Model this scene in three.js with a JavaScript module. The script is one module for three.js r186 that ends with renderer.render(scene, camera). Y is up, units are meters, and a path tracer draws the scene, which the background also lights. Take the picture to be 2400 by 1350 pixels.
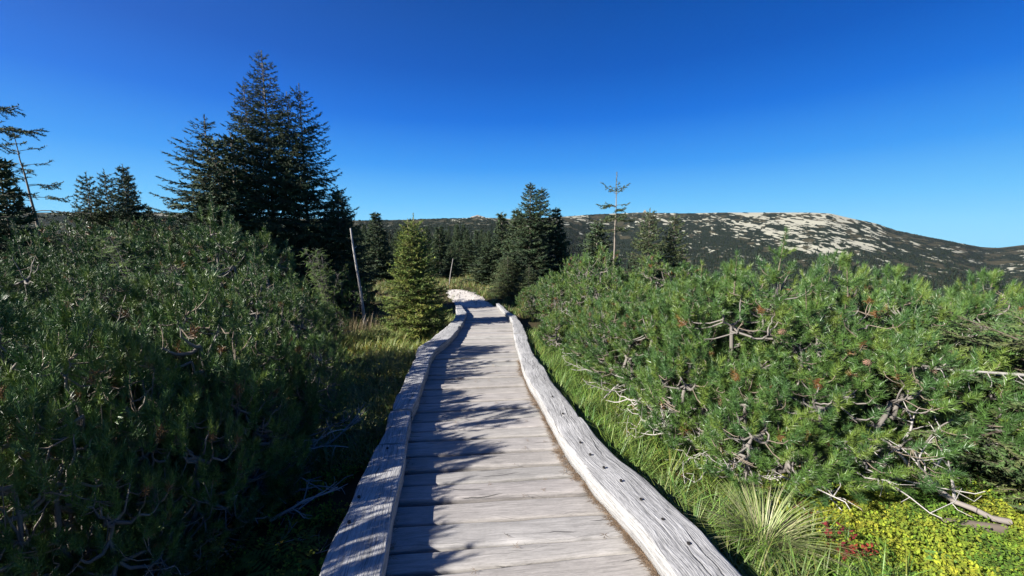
import * as THREE from 'three';
import { mergeGeometries } from 'three/addons/utils/BufferGeometryUtils.js';

// ---------------------------------------------------------------- camera, sky, sun, exposure
const scene = new THREE.Scene();
const camera = new THREE.PerspectiveCamera(73.62, 16 / 9, 0.05, 9000);
camera.position.set(0, 1.6, 0);
camera.rotation.set(-Math.atan(115 / 902), 0, 0);

const SUN_EL = 32 * Math.PI / 180, SUN_AZ = -110 * Math.PI / 180;      // azimuth from straight ahead, to the left and a little behind
const sunDir = new THREE.Vector3(Math.sin(SUN_AZ) * Math.cos(SUN_EL), Math.sin(SUN_EL), -Math.cos(SUN_AZ) * Math.cos(SUN_EL));
{
  const W = 1024, Hh = 512, data = new Float32Array(W * Hh * 4);
  const lin = (c) => (c /= 255, c <= 0.04045 ? c / 12.92 : ((c + 0.055) / 1.055) ** 2.4);
  const rows = [[0, 150, 220, 255], [2, 138, 214, 255], [5, 112, 197, 254], [10, 66, 158, 246], [16, 30, 118, 226], [22, 15, 94, 197], [30, 7, 78, 168], [50, 6, 66, 146], [90, 6, 60, 134]]
    .map(([e, ...c]) => [e, ...c.map(lin)]);
  const v = new THREE.Vector3();
  for (let j = 0; j < Hh; j++) for (let i = 0; i < W; i++) {
    const el = ((j + 0.5) / Hh - 0.5) * Math.PI, az = ((i + 0.5) / W - 0.5) * 2 * Math.PI;
    v.set(Math.cos(el) * Math.cos(az), Math.sin(el), Math.cos(el) * Math.sin(az));   // equirectangular lookup: u = atan2(z, x)
    const e = Math.max(0, el * 180 / Math.PI);
    let k = 0; while (k < rows.length - 2 && e > rows[k + 1][0]) k++;
    const t = Math.min(1, (e - rows[k][0]) / (rows[k + 1][0] - rows[k][0]));
    const g = Math.acos(Math.min(1, v.dot(sunDir))) * 180 / Math.PI, glow = Math.exp(-g / 22);
    const o = (j * W + i) * 4, add = [0.35, 0.42, 0.45];
    for (let c = 0; c < 3; c++) data[o + c] = (el < 0 ? rows[0][1 + c] : rows[k][1 + c] * (1 - t) + rows[k + 1][1 + c] * t + add[c] * glow) / 2.8;   // the exposure brings it back up
    data[o + 3] = 1;
  }
  const sky = new THREE.DataTexture(data, W, Hh, THREE.RGBAFormat, THREE.FloatType);
  sky.mapping = THREE.EquirectangularReflectionMapping; sky.magFilter = THREE.LinearFilter; sky.needsUpdate = true;
  scene.background = sky; scene.environment = sky;
}
const sun = new THREE.DirectionalLight(new THREE.Color(1, 0.95, 0.87), 5);
sun.position.copy(sunDir).multiplyScalar(60); sun.target.position.set(0, 0, -8);
sun.castShadow = true; sun.shadow.mapSize.set(4096, 4096);
Object.assign(sun.shadow.camera, { left: -40, right: 40, top: 40, bottom: -40, near: 1, far: 200 });
scene.add(sun, sun.target);
scene.fog = new THREE.FogExp2(new THREE.Color(0.72, 0.84, 1), 0.000009);
const renderer = new THREE.WebGLRenderer({ antialias: true });
renderer.toneMapping = THREE.LinearToneMapping; renderer.toneMappingExposure = 2.8;
renderer.shadowMap.enabled = true;

// ---------------------------------------------------------------- small helpers
const rng = (seed) => { let s = (seed * 2654435761) >>> 0; return () => { s = (s + 0x6d2b79f5) | 0; let t = Math.imul(s ^ (s >>> 15), 1 | s); t = (t + Math.imul(t ^ (t >>> 7), 61 | t)) ^ t; return ((t ^ (t >>> 14)) >>> 0) / 4294967296; }; };
const hash = (x, y, s) => { let h = Math.imul(x, 374761393) + Math.imul(y, 668265263) + Math.imul(s, 1442695041) | 0; h = Math.imul(h ^ (h >>> 13), 1274126177); return ((h ^ (h >>> 16)) >>> 0) / 4294967296; };
const noise = (x, y, s = 0, px = 0, py = 0) => {                    // value noise 0..1, optional period
  const x0 = Math.floor(x), y0 = Math.floor(y), fx = x - x0, fy = y - y0, a = fx * fx * (3 - 2 * fx), b = fy * fy * (3 - 2 * fy);
  const w = (v, p) => p ? ((v % p) + p) % p : v;
  const X0 = w(x0, px), X1 = w(x0 + 1, px), Y0 = w(y0, py), Y1 = w(y0 + 1, py);
  return (hash(X0, Y0, s) * (1 - a) + hash(X1, Y0, s) * a) * (1 - b) + (hash(X0, Y1, s) * (1 - a) + hash(X1, Y1, s) * a) * b;
};
const fbm = (x, y, s = 0, n = 4) => { let v = 0, a = 0.5, t = 0; for (let i = 0; i < n; i++) { v += a * noise(x, y, s + i * 17); t += a; a *= 0.5; x *= 2.03; y *= 2.03; } return v / t; };
const lerp = (a, b, t) => a + (b - a) * t, clamp = (x, a, b) => Math.min(b, Math.max(a, x));
const smooth = (a, b, x) => { const t = clamp((x - a) / (b - a), 0, 1); return t * t * (3 - 2 * t); };
const table = (pts, x) => { if (x <= pts[0][0]) return pts[0][1]; for (let i = 1; i < pts.length; i++) if (x <= pts[i][0]) return lerp(pts[i - 1][1], pts[i][1], (x - pts[i - 1][0]) / (pts[i][0] - pts[i - 1][0])); return pts[pts.length - 1][1]; };
const V = (x, y, z) => new THREE.Vector3(x, y, z);
const UP = V(0, 1, 0);
const taken = new Map();
const numbered = (name) => { const n = taken.get(name) ?? 0; taken.set(name, n + 1); return n ? `${name}_${String(n).padStart(3, '0')}` : name; };
const shade = (o) => { o.traverse((m) => { if (m.isMesh) { m.castShadow = true; m.receiveShadow = true; } }); return o; };
function tag(o, label, category, group, kind) {
  if (label) o.userData.label = label;
  if (category) o.userData.category = category;
  if (group) o.userData.group = group;
  if (kind) o.userData.kind = kind;
  return o;
}
function part(name, geometry, material, parent, kind) { const m = new THREE.Mesh(geometry, material); m.name = name; if (kind) m.userData.kind = kind; parent.add(m); return m; }
function thing(name, label, category, group) { const g = new THREE.Group(); g.name = numbered(name); scene.add(g); return tag(g, label, category, group); }
function structure(name, geometry, material) { const m = new THREE.Mesh(geometry, material); m.name = numbered(name); m.userData.kind = 'structure'; scene.add(m); m.receiveShadow = m.castShadow = true; return m; }

class Buf { constructor(n = 3) { this.n = n; this.a = new Float32Array(4096 * n); this.k = 0; } push3(x, y, z) { if (this.k + 3 > this.a.length) { const b = new Float32Array(this.a.length * 2); b.set(this.a); this.a = b; } this.a[this.k++] = x; this.a[this.k++] = y; this.a[this.k++] = z; } done() { return this.a.slice(0, this.k); } }
class Leaves {                                                       // loose coloured triangles
  constructor() { this.p = new Buf(); this.c = new Buf(); }
  tri(ax, ay, az, bx, by, bz, cx, cy, cz, col) { this.p.push3(ax, ay, az); this.p.push3(bx, by, bz); this.p.push3(cx, cy, cz); for (let i = 0; i < 3; i++) this.c.push3(col[0], col[1], col[2]); }
  needle(px, py, pz, dx, dy, dz, len, w, rx, ry, rz, col) {          // a needle from p along d (unit), flat side set by r
    let sx = dy * rz - dz * ry, sy = dz * rx - dx * rz, sz = dx * ry - dy * rx; const l = w / (Math.hypot(sx, sy, sz) || 1); sx *= l; sy *= l; sz *= l;
    this.tri(px - sx, py - sy, pz - sz, px + sx, py + sy, pz + sz, px + dx * len, py + dy * len, pz + dz * len, col);
  }
  leaf(px, py, pz, dx, dy, dz, len, w, rx, ry, rz, col) {            // a rhombic leaf
    let sx = dy * rz - dz * ry, sy = dz * rx - dx * rz, sz = dx * ry - dy * rx; const l = w / (Math.hypot(sx, sy, sz) || 1); sx *= l; sy *= l; sz *= l;
    const mx = px + dx * len * 0.5, my = py + dy * len * 0.5, mz = pz + dz * len * 0.5, tx = px + dx * len, ty = py + dy * len, tz = pz + dz * len;
    this.tri(px, py, pz, mx + sx, my + sy, mz + sz, tx, ty, tz, col); this.tri(px, py, pz, tx, ty, tz, mx - sx, my - sy, mz - sz, col);
  }
  get count() { return this.p.k / 9; }
  build() { const g = new THREE.BufferGeometry(); g.setAttribute('position', new THREE.BufferAttribute(this.p.done(), 3)); g.setAttribute('color', new THREE.BufferAttribute(this.c.done(), 3)); g.computeVertexNormals(); return g; }
}
class Wood {                                                         // round tapered limbs
  constructor() { this.p = new Buf(); this.nn = new Buf(); this.c = new Buf(); this.i = []; this.v = 0; }
  tube(pts, r0, r1, sides, col, vary = 0.15, R = Math.random) {
    const n = pts.length, base = this.v; let ref = V(0.3, 0.2, 0.9);
    for (let k = 0; k < n; k++) {
      const d = pts[Math.min(n - 1, k + 1)].clone().sub(pts[Math.max(0, k - 1)]).normalize();
      const a = ref.clone().addScaledVector(d, -ref.dot(d)).normalize(), b = d.clone().cross(a); ref = a;
      const r = lerp(r0, r1, k / (n - 1)), f = 1 + (R() - 0.5) * 2 * vary;
      for (let s = 0; s < sides; s++) {
        const t = s / sides * 2 * Math.PI, cx = Math.cos(t), sy = Math.sin(t), nx = a.x * cx + b.x * sy, ny = a.y * cx + b.y * sy, nz = a.z * cx + b.z * sy;
        this.p.push3(pts[k].x + nx * r, pts[k].y + ny * r, pts[k].z + nz * r); this.nn.push3(nx, ny, nz); const q = f * (1 + (R() - 0.5) * vary); this.c.push3(col[0] * q, col[1] * q, col[2] * q);
      }
      if (k) for (let s = 0; s < sides; s++) { const e = base + (k - 1) * sides, g = base + k * sides, s1 = (s + 1) % sides; this.i.push(e + s, g + s1, g + s, e + s, e + s1, g + s1); }
      this.v += sides;
    }
    const e = base + (n - 1) * sides; for (let s = 1; s < sides - 1; s++) this.i.push(e, e + s, e + s + 1);
  }
  build() { const g = new THREE.BufferGeometry(); g.setAttribute('position', new THREE.BufferAttribute(this.p.done(), 3)); g.setAttribute('normal', new THREE.BufferAttribute(this.nn.done(), 3)); g.setAttribute('color', new THREE.BufferAttribute(this.c.done(), 3)); g.setIndex(this.i); return g; }
}
const bez = (a, b, c, n) => { const o = []; for (let i = 0; i <= n; i++) { const t = i / n; o.push(V(0, 0, 0).addScaledVector(a, (1 - t) ** 2).addScaledVector(b, 2 * t * (1 - t)).addScaledVector(c, t * t)); } return o; };

// ---------------------------------------------------------------- materials
const std = (o) => new THREE.MeshStandardMaterial({ side: THREE.DoubleSide, ...o });
const matte = (o) => new THREE.MeshPhysicalMaterial({ side: THREE.DoubleSide, roughness: 1, specularIntensity: 0.1, ...o });   // soil, far scrub: no sheen
const M = {
  needles: std({ vertexColors: true, roughness: 0.42 }),
  spruce: std({ vertexColors: true, roughness: 0.85 }),
  bark: std({ vertexColors: true, roughness: 0.92 }),
  leaf: new THREE.MeshPhysicalMaterial({ vertexColors: true, roughness: 0.85, specularIntensity: 0.25, transmission: 0.35, thickness: 0, side: THREE.DoubleSide }),
  blade: std({ vertexColors: true, roughness: 0.55 }),
  nail: std({ color: new THREE.Color(0.03, 0.026, 0.024), roughness: 0.7, metalness: 0.4 }),
  cone: std({ vertexColors: true, roughness: 0.8 }),
};
function dataTex(w, h, f, srgb) {
  const d = new Uint8Array(w * h * 4);
  for (let y = 0; y < h; y++) for (let x = 0; x < w; x++) { const c = f(x, y), o = (y * w + x) * 4; d[o] = clamp(c[0], 0, 255); d[o + 1] = clamp(c[1], 0, 255); d[o + 2] = clamp(c[2], 0, 255); d[o + 3] = 255; }
  const t = new THREE.DataTexture(d, w, h); t.wrapS = t.wrapT = THREE.RepeatWrapping; t.magFilter = THREE.LinearFilter; if (srgb) t.colorSpace = THREE.SRGBColorSpace; t.needsUpdate = true; return t;
}
// weathered timber: grain along u; covers 2 m by 1 m
function timber(seed, { tone, warm, crack, depth, streak }) {
  const W = 1024, Hh = 512, R = rng(seed), line = new Float32Array(W * Hh);
  for (let k = 0; k < crack; k++) {                                   // drying cracks: thin wandering splits that run with the grain
    let y = R() * Hh, x = R() * W; const L = (60 + R() * R() * 520) | 0, s = R() < 0.3 ? 1 : 0.5, ph = R() * 100, wob = 0.3 + 0.7 * R();
    for (let i = 0; i < L; i++) {
      y += (noise(i * 0.05, ph, seed) - 0.5) * wob * 0.9; const taper = Math.min(1, i / 25, (L - i) / 25);
      for (let dy = -2; dy <= 2; dy++) { const yy = (((y | 0) + dy) % Hh + Hh) % Hh, xx = ((x + i) | 0) % W, q = yy * W + xx; line[q] = Math.max(line[q], s * taper * (dy === 0 ? 1 : Math.abs(dy) === 1 ? (s > 0.9 ? 0.95 : 0.35) : s > 0.9 ? 0.4 : 0)); }
    }
  }
  const knots = Array.from({ length: 7 }, () => [R() * W, R() * Hh, 5 + R() * 9]);
  const h = new Float32Array(W * Hh);
  for (let y = 0; y < Hh; y++) for (let x = 0; x < W; x++) {
    let yy = y, kn = 0;
    for (const [kx, ky, kr] of knots) { const dx = (x - kx) / 3.2, dy = y - ky, d = Math.hypot(dx, dy); yy += Math.sign(dy) * kr * 0.8 * Math.exp(-d * d / (kr * kr * 5)); if (d < kr) kn = Math.max(kn, 1 - d / kr); }
    const w = (noise(x / 128, y / 64, seed, 8, 8) - 0.5) * 8;
    const g1 = noise(x / 64, (yy + w) / 3.2, seed + 1, 16, 0), g2 = noise(x / 32, (yy + w) / 1.4, seed + 2, 32, 0), g3 = noise(x / 128, (yy + w) / 9, seed + 3, 8, 0), g4 = noise(x / 8, yy / 1.6, seed + 4, 128, 0);
    h[y * W + x] = 0.5 + streak * ((g1 - 0.5) * 0.3 + (g2 - 0.5) * 0.4 + (g3 - 0.5) * 0.2 + (g4 - 0.5) * 0.25) - kn * 0.35;
  }
  const map = dataTex(W, Hh, (x, y) => {
    const q = y * W + x, stain = noise(x / 128, y / 64, seed + 9, 8, 8) * 0.6 + noise(x / 32, y / 32, seed + 10, 32, 16) * 0.4, fine = hash(x, y, seed) - 0.5;
    const v = tone * (1 + (h[q] - 0.5) * 0.95 + (stain - 0.5) * 0.3 + fine * 0.1) * (1 - 0.8 * line[q]);
    return [v * (1 + warm), v, v * (1 - warm * 0.9)].map((c) => 255 * (c <= 0.0031 ? c * 12.92 : 1.055 * c ** (1 / 2.4) - 0.055));
  }, true);
  const bump = dataTex(W, Hh, (x, y) => { const q = y * W + x, v = 255 * clamp(h[q] * 0.55 + 0.4 - 0.45 * line[q], 0, 1); return [v, v, v]; });
  const m = std({ map, bumpMap: bump, bumpScale: depth, roughness: 0.88, vertexColors: true });
  for (const t of [map, bump]) t.repeat.set(0.5, 1);
  return m;
}
M.plank = timber(11, { tone: 0.25, warm: 0.055, crack: 42, depth: 0.003, streak: 0.85 });
M.kerb = timber(23, { tone: 0.27, warm: 0.012, crack: 64, depth: 0.005, streak: 1.7 });
console.log('materials');

// ---------------------------------------------------------------- terrain
const CENTRE = [[-4, 0.75], [1.6, 0.07], [3, -0.22], [5, -0.49], [7, -0.62], [10, -0.64], [12, -0.8], [15, -1.25], [18, -1.95], [20, -2.5], [24, -4.2]];
const profile = (d) => d < 16.4 ? -0.0705 * d : d < 22 ? -1.156 : -1.156 - (d - 22) * 0.03;
function ground(x, z) {
  const d = -z, w = x - table(CENTRE, d), a = Math.abs(w), r = Math.hypot(x, z);
  let y = profile(d) - lerp(lerp(0.3, 0.09, smooth(0.3, 0.7, w)), 0.05, smooth(14.6, 16.6, d));
  y += (fbm(x * 0.55 + 40, z * 0.55 + 40, 3, 3) - 0.5) * 0.5 * smooth(1.1, 3, a) + (fbm(x * 0.08, z * 0.08, 5, 3) - 0.5) * 2.4 * smooth(14, 50, r);
  if (w > 0) y -= 0.05 * Math.max(0, w - 3) + 0.1 * Math.max(0, w - 10);
  else y += 0.02 * Math.max(0, -w - 2);
  return y;
}
const SKYLINE = [[-90,0.02],[-58.56,0.0339],[-52.61,0.0407],[-42.82,0.0500],[-20.94,0.0436],[-15.28,0.0471],[-9.31,0.0513],[-6.23,0.0528],[-5.12,0.0546],[-3.13,0.0535],[0.00,0.0509],[6.23,0.0549],[12.31,0.0613],[18.11,0.0637],[23.57,0.0595],[28.60,0.0589],[33.19,0.0561],[37.35,0.0533],[39.09,0.0504],[41.16,0.0384],[42.92,0.0294],[44.63,0.0155],[46.21,0.0075],[47.72,0.0000],[49.15,-0.0071],[50.50,-0.0132],[51.50,-0.0143],[52.90,-0.0092],[58.78,0.0000],[90,0.0]];
const ridgeAt = (deg) => 1750 + 850 * smooth(2, 16, deg) + 500 * smooth(48, 52, deg);
const NEAR_R = 170;
function hillT(deg, r) { const R0 = ridgeAt(deg), v = 0.33 * R0; return [r < v ? -1 + (r - NEAR_R) / (v - NEAR_R) : (r - v) / (R0 - v), R0]; }
function hillHeight(x, z) {
  const deg = Math.atan2(x, -z) * 180 / Math.PI, r = Math.hypot(x, z), [t, R0] = hillT(deg, r);
  const q = NEAR_R / r, e0 = (ground(x * q, z * q) - 1.6) / NEAR_R, eV = lerp(-0.035, -0.105, smooth(-6, 14, deg)), eR = table(SKYLINE, deg);
  let el;
  if (t < 0) el = lerp(e0, eV, smooth(-1, 0, t)); else if (t <= 1) el = eV + (eR - eV) * (1 - (1 - t) ** 1.55); else el = eR - (t - 1) * 0.05;
  const bump = (fbm(x / 90, z / 90, 31, 4) - 0.5) * 14 * smooth(300, 900, r) * (t > 0.97 ? 0.25 : 1);
  return 1.6 + r * el + bump * (1 - 0.7 * smooth(0.6, 1, t));
}
{ // near ground
  const pos = [], col = [], uv = [], idx = [], NR = 120, NS = 220;
  for (let i = 0; i <= NR; i++) {
    const r = i === 0 ? 0 : 0.25 * Math.pow(NEAR_R * 1.03 / 0.25, i / NR);
    for (let j = 0; j <= NS; j++) {
      const a = j / NS * 2 * Math.PI, x = Math.sin(a) * r, z = -Math.cos(a) * r;
      pos.push(x, ground(x, z), z); uv.push(x / 2, z / 2);
      const n = fbm(x * 0.9, z * 0.9, 77, 4), m = smooth(0.42, 0.62, n);
      col.push(lerp(0.07, 0.05, m), lerp(0.055, 0.07, m), lerp(0.032, 0.022, m));
    }
  }
  for (let i = 0; i < NR; i++) for (let j = 0; j < NS; j++) { const a = i * (NS + 1) + j, b = a + NS + 1; idx.push(a, a + 1, b, b, a + 1, b + 1); }
  const g = new THREE.BufferGeometry(); g.setAttribute('position', new THREE.Float32BufferAttribute(pos, 3)); g.setAttribute('color', new THREE.Float32BufferAttribute(col, 3)); g.setAttribute('uv', new THREE.Float32BufferAttribute(uv, 2)); g.setIndex(idx); g.computeVertexNormals();
  const soil = dataTex(256, 256, (x, y) => { const v = 150 + 105 * noise(x / 8, y / 8, 5, 32, 32) * noise(x / 3, y / 3, 6, 0, 0) + 40 * (hash(x, y, 4) - 0.5); return [v, v, v]; });
  structure('ground', g, matte({ vertexColors: true, map: soil, bumpMap: soil, bumpScale: 0.02 }));
}
// far slopes: what grows there, as a function of place
const X0 = -2600, X1 = 3600, Z0 = -3300, Z1 = 100;
function cover(x, z) {                                               // 0 dwarf pine, 1 dry grass, 2 bare boulder field
  const deg = Math.atan2(x, -z) * 180 / Math.PI, r = Math.hypot(x, z), [t] = hillT(deg, r);
  const e = 1 - (1 - clamp(t, 0, 1)) ** 1.55;                        // 0 valley .. 1 ridge
  const slant = e * 11 + deg * 0.16;
  const n = fbm(deg * 0.5 + 3, slant * 1.9, 51, 4), n2 = fbm(deg * 2.1, slant * 7.5, 52, 3), f = n * 0.5 + n2 * 0.5;
  let want = 0;
  if (deg > 6) want = 0.125 * smooth(0.6, 0.85, e) * (0.6 + 0.4 * smooth(20, 27, deg)) + 0.085 * smooth(25, 36, deg) * smooth(0.5, 0.72, e) + 0.15 * smooth(33, 38, deg) * smooth(0.3, 0.5, e) * (1 - smooth(0.62, 0.8, e)) + 0.05 * smooth(0.97, 1, e);
  else want = deg > -30 ? 0.17 * smooth(0.86, 0.97, e) * smooth(-14, -8, deg) : 0.05;
  want *= 1 - 0.75 * smooth(42.5, 45, deg);
  if (f > 0.70 - want) return 2;
  const gsm = fbm(deg * 1.1 + 60, e * 22, 57, 3) * 0.6 + fbm(x / 26, z / 26, 58, 2) * 0.4;
  if (gsm > 0.65 - 0.13 * smooth(0.7, 1, e)) return 1;
  return 0;
}
{
  const W = 2048, Hh = 1024, R = rng(4);
  const map = dataTex(W, Hh, (i, j) => {
    const x = lerp(X0, X1, (i + 0.5) / W), z = lerp(Z0, Z1, (j + 0.5) / Hh);
    if (z > -150 || Math.hypot(x, z) > 3300) return [50, 58, 45];
    const c = cover(x, z), n = hash(i, j, 8), m = noise(i / 3, j / 3, 9);
    const lin = c === 2 ? [0.27, 0.262, 0.208].map((v) => v * (0.86 + 0.2 * n + 0.14 * m)) : c === 1 ? [0.045, 0.042, 0.027].map((v) => v * (0.7 + 0.5 * n)) : [0.011, 0.016, 0.0125].map((v) => v * (0.5 + 0.7 * n + 0.5 * m));
    return lin.map((v) => 255 * (1.055 * v ** (1 / 2.4) - 0.055));
  }, true);
  map.wrapS = map.wrapT = THREE.ClampToEdgeWrapping;
  const pos = [], uv = [], idx = [], NA = 520, NR = 150;
  for (let i = 0; i <= NR; i++) for (let j = 0; j <= NA; j++) {
    const deg = lerp(-88, 88, j / NA), R0 = ridgeAt(deg), q = i / NR, r = q < 0.2 ? lerp(NEAR_R, R0 * 0.33, q / 0.2) : q < 0.92 ? lerp(R0 * 0.33, R0, (q - 0.2) / 0.72) : lerp(R0, R0 + 700, (q - 0.92) / 0.08);
    const a = deg * Math.PI / 180, x = Math.sin(a) * r, z = -Math.cos(a) * r;
    pos.push(x, hillHeight(x, z) - (i === 0 ? 0.3 : 0), z); uv.push((x - X0) / (X1 - X0), (z - Z0) / (Z1 - Z0));
  }
  for (let i = 0; i < NR; i++) for (let j = 0; j < NA; j++) { const a = i * (NA + 1) + j, b = a + NA + 1; idx.push(a, a + 1, b, b, a + 1, b + 1); }
  const g = new THREE.BufferGeometry(); g.setAttribute('position', new THREE.Float32BufferAttribute(pos, 3)); g.setAttribute('uv', new THREE.Float32BufferAttribute(uv, 2)); g.setIndex(idx); g.computeVertexNormals();
  structure('mountain', g, matte({ map }));
  // far dwarf pines and spruces, one mass
  const L = new Leaves(), q = rng(3);
  for (let k = 0; k < 3; k++) { const y0 = 0.05 + k * 0.27, y1 = Math.min(1, y0 + 0.5), rr = 0.27 - k * 0.07; for (let s = 0; s < 5; s++) { const a = (s + q() * 0.5) / 5 * 6.283, b = a + 1.1; L.tri(Math.cos(a) * rr, y0, Math.sin(a) * rr, Math.cos(b) * rr, y0 + 0.04, Math.sin(b) * rr, (q() - 0.5) * 0.03, y1, (q() - 0.5) * 0.03, [0.9 + q() * 0.2, 1, 1]); } }
  const geo = L.build(), N = 46000, list = [], col = [];
  let guard = 0;
  while (list.length < N && guard++ < 600000) {
    const deg = lerp(-48, 58, R()), R0 = ridgeAt(deg), r = Math.sqrt(lerp((NEAR_R + 12) ** 2, R0 * R0, Math.pow(R(), 0.8))), a = deg * Math.PI / 180, x = Math.sin(a) * r, z = -Math.cos(a) * r, [t] = hillT(deg, r);
    const e = 1 - (1 - clamp(t, 0, 1)) ** 1.55;
    if (R() < smooth(0.35, 1, e) * 0.75 || cover(x, z) > 0) continue;
    const y = hillHeight(x, z), tall = R() < 0.45 * (1 - smooth(0.2, 0.75, e)), h = tall ? lerp(5, 12, R()) : lerp(1.8, 4, R()), w = tall ? h * lerp(0.7, 1, R()) : h * lerp(1.8, 3, R());
    list.push(new THREE.Matrix4().compose(V(x, y - 0.3, z), new THREE.Quaternion().setFromAxisAngle(UP, R() * 6.28), V(w, h, w)));
    const b = lerp(0.6, 1.35, R()); col.push(new THREE.Color(0.014 * b * lerp(0.8, 1.3, R()), 0.021 * b, 0.0145 * b));
  }
  const mesh = new THREE.InstancedMesh(geo, matte({ vertexColors: true }), list.length);
  list.forEach((m, i) => { mesh.setMatrixAt(i, m); mesh.setColorAt(i, col[i]); });
  mesh.name = 'far_forest'; tag(mesh, 'dark forest and dwarf pine covering the far mountain slopes', 'forest', null, 'stuff'); scene.add(mesh);
}
console.log('terrain');

// ---------------------------------------------------------------- boardwalk
const LO = [[-0.904,1.626],[-1.000,1.863],[-0.990,2.018],[-0.985,2.134],[-1.045,2.404],[-1.064,2.510],[-1.098,2.852],[-1.122,3.014],[-1.135,3.204],[-1.200,3.583],[-1.284,4.071],[-1.344,4.528],[-1.419,4.992],[-1.504,5.659],[-1.689,6.736],[-1.612,7.551],[-1.595,9.209],[-1.642,10.775],[-1.750,11.993],[-2.189,14.762]];
const LI = [[-0.631,1.626],[-0.675,1.863],[-0.719,2.074],[-0.753,2.264],[-0.781,2.482],[-0.856,2.852],[-0.890,2.999],[-1.020,3.729],[-1.085,4.365],[-1.179,5.075],[-1.331,6.230],[-1.330,6.664],[-1.252,7.643],[-1.245,8.582],[-1.291,9.932],[-1.432,11.993],[-1.893,14.269],[-1.98,14.762]];
const RO = [[1.089,1.626],[1.074,1.743],[1.046,1.939],[1.015,2.102],[0.971,2.273],[0.917,2.472],[0.845,2.625],[0.792,2.790],[0.744,3.022],[0.701,3.285],[0.678,3.540],[0.649,3.638],[0.626,3.963],[0.554,4.478],[0.501,4.892],[0.463,5.532],[0.354,6.325],[0.307,8.191],[0.259,9.557],[0.136,10.961],[-0.156,12.585],[-0.526,15.110]];
const RI = [[0.778,1.626],[0.761,1.743],[0.727,1.922],[0.677,2.102],[0.625,2.255],[0.567,2.424],[0.531,2.649],[0.458,2.916],[0.417,3.204],[0.387,3.447],[0.340,3.849],[0.287,4.272],[0.221,4.796],[0.169,5.459],[0.116,6.325],[0.053,7.737],[0.012,10.253],[-0.142,11.454],[-0.441,13.516],[-0.662,15.110]];
const edge = (pts) => { const s = [[-2.4, pts[0][0] + (pts === LO || pts === LI ? 0.55 : 0.62)], ...pts.map(([x, d]) => [d, x])]; return (d) => (table(s, d - 0.09) + 2 * table(s, d) + table(s, d + 0.09)) / 4; };
const lo = edge(LO), li = edge(LI), ro = edge(RO), ri = edge(RI);
const deckY = (d) => -0.0705 * d;
const walk = thing('boardwalk', 'weathered grey timber boardwalk with raised log kerbs leading ahead', 'boardwalk');
function loft(rings, uvs, cols, caps = true) {                       // rings: arrays of Vector3 loops
  const n = rings[0].length, pos = [], uv = [], col = [], idx = [];
  rings.forEach((r, k) => { for (let i = 0; i <= n; i++) { const p = r[i % n]; pos.push(p.x, p.y, p.z); uv.push(uvs[k][0], uvs[k][1][i]); col.push(...cols); } });
  for (let k = 0; k < rings.length - 1; k++) for (let i = 0; i < n; i++) { const a = k * (n + 1) + i, b = a + n + 1; idx.push(a, b, a + 1, b, b + 1, a + 1); }
  if (caps) for (const [k, flip] of [[0, 1], [rings.length - 1, 0]]) {
    const base = pos.length / 3; rings[k].forEach((p) => { pos.push(p.x, p.y, p.z); uv.push(p.x * 0.25 + 0.3, p.y); col.push(...cols.map((c) => c * 0.9)); });
    for (let i = 1; i < n - 1; i++) flip ? idx.push(base, base + i, base + i + 1) : idx.push(base, base + i + 1, base + i);
  }
  const g = new THREE.BufferGeometry(); g.setAttribute('position', new THREE.Float32BufferAttribute(pos, 3)); g.setAttribute('uv', new THREE.Float32BufferAttribute(uv, 2)); g.setAttribute('color', new THREE.Float32BufferAttribute(col, 3)); g.setIndex(idx); g.computeVertexNormals(); return g;
}
const perim = (ring, off) => { let s = off; const v = [s]; for (let i = 0; i < ring.length; i++) { s += ring[i].distanceTo(ring[(i + 1) % ring.length]); v.push(s); } return v; };
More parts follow.
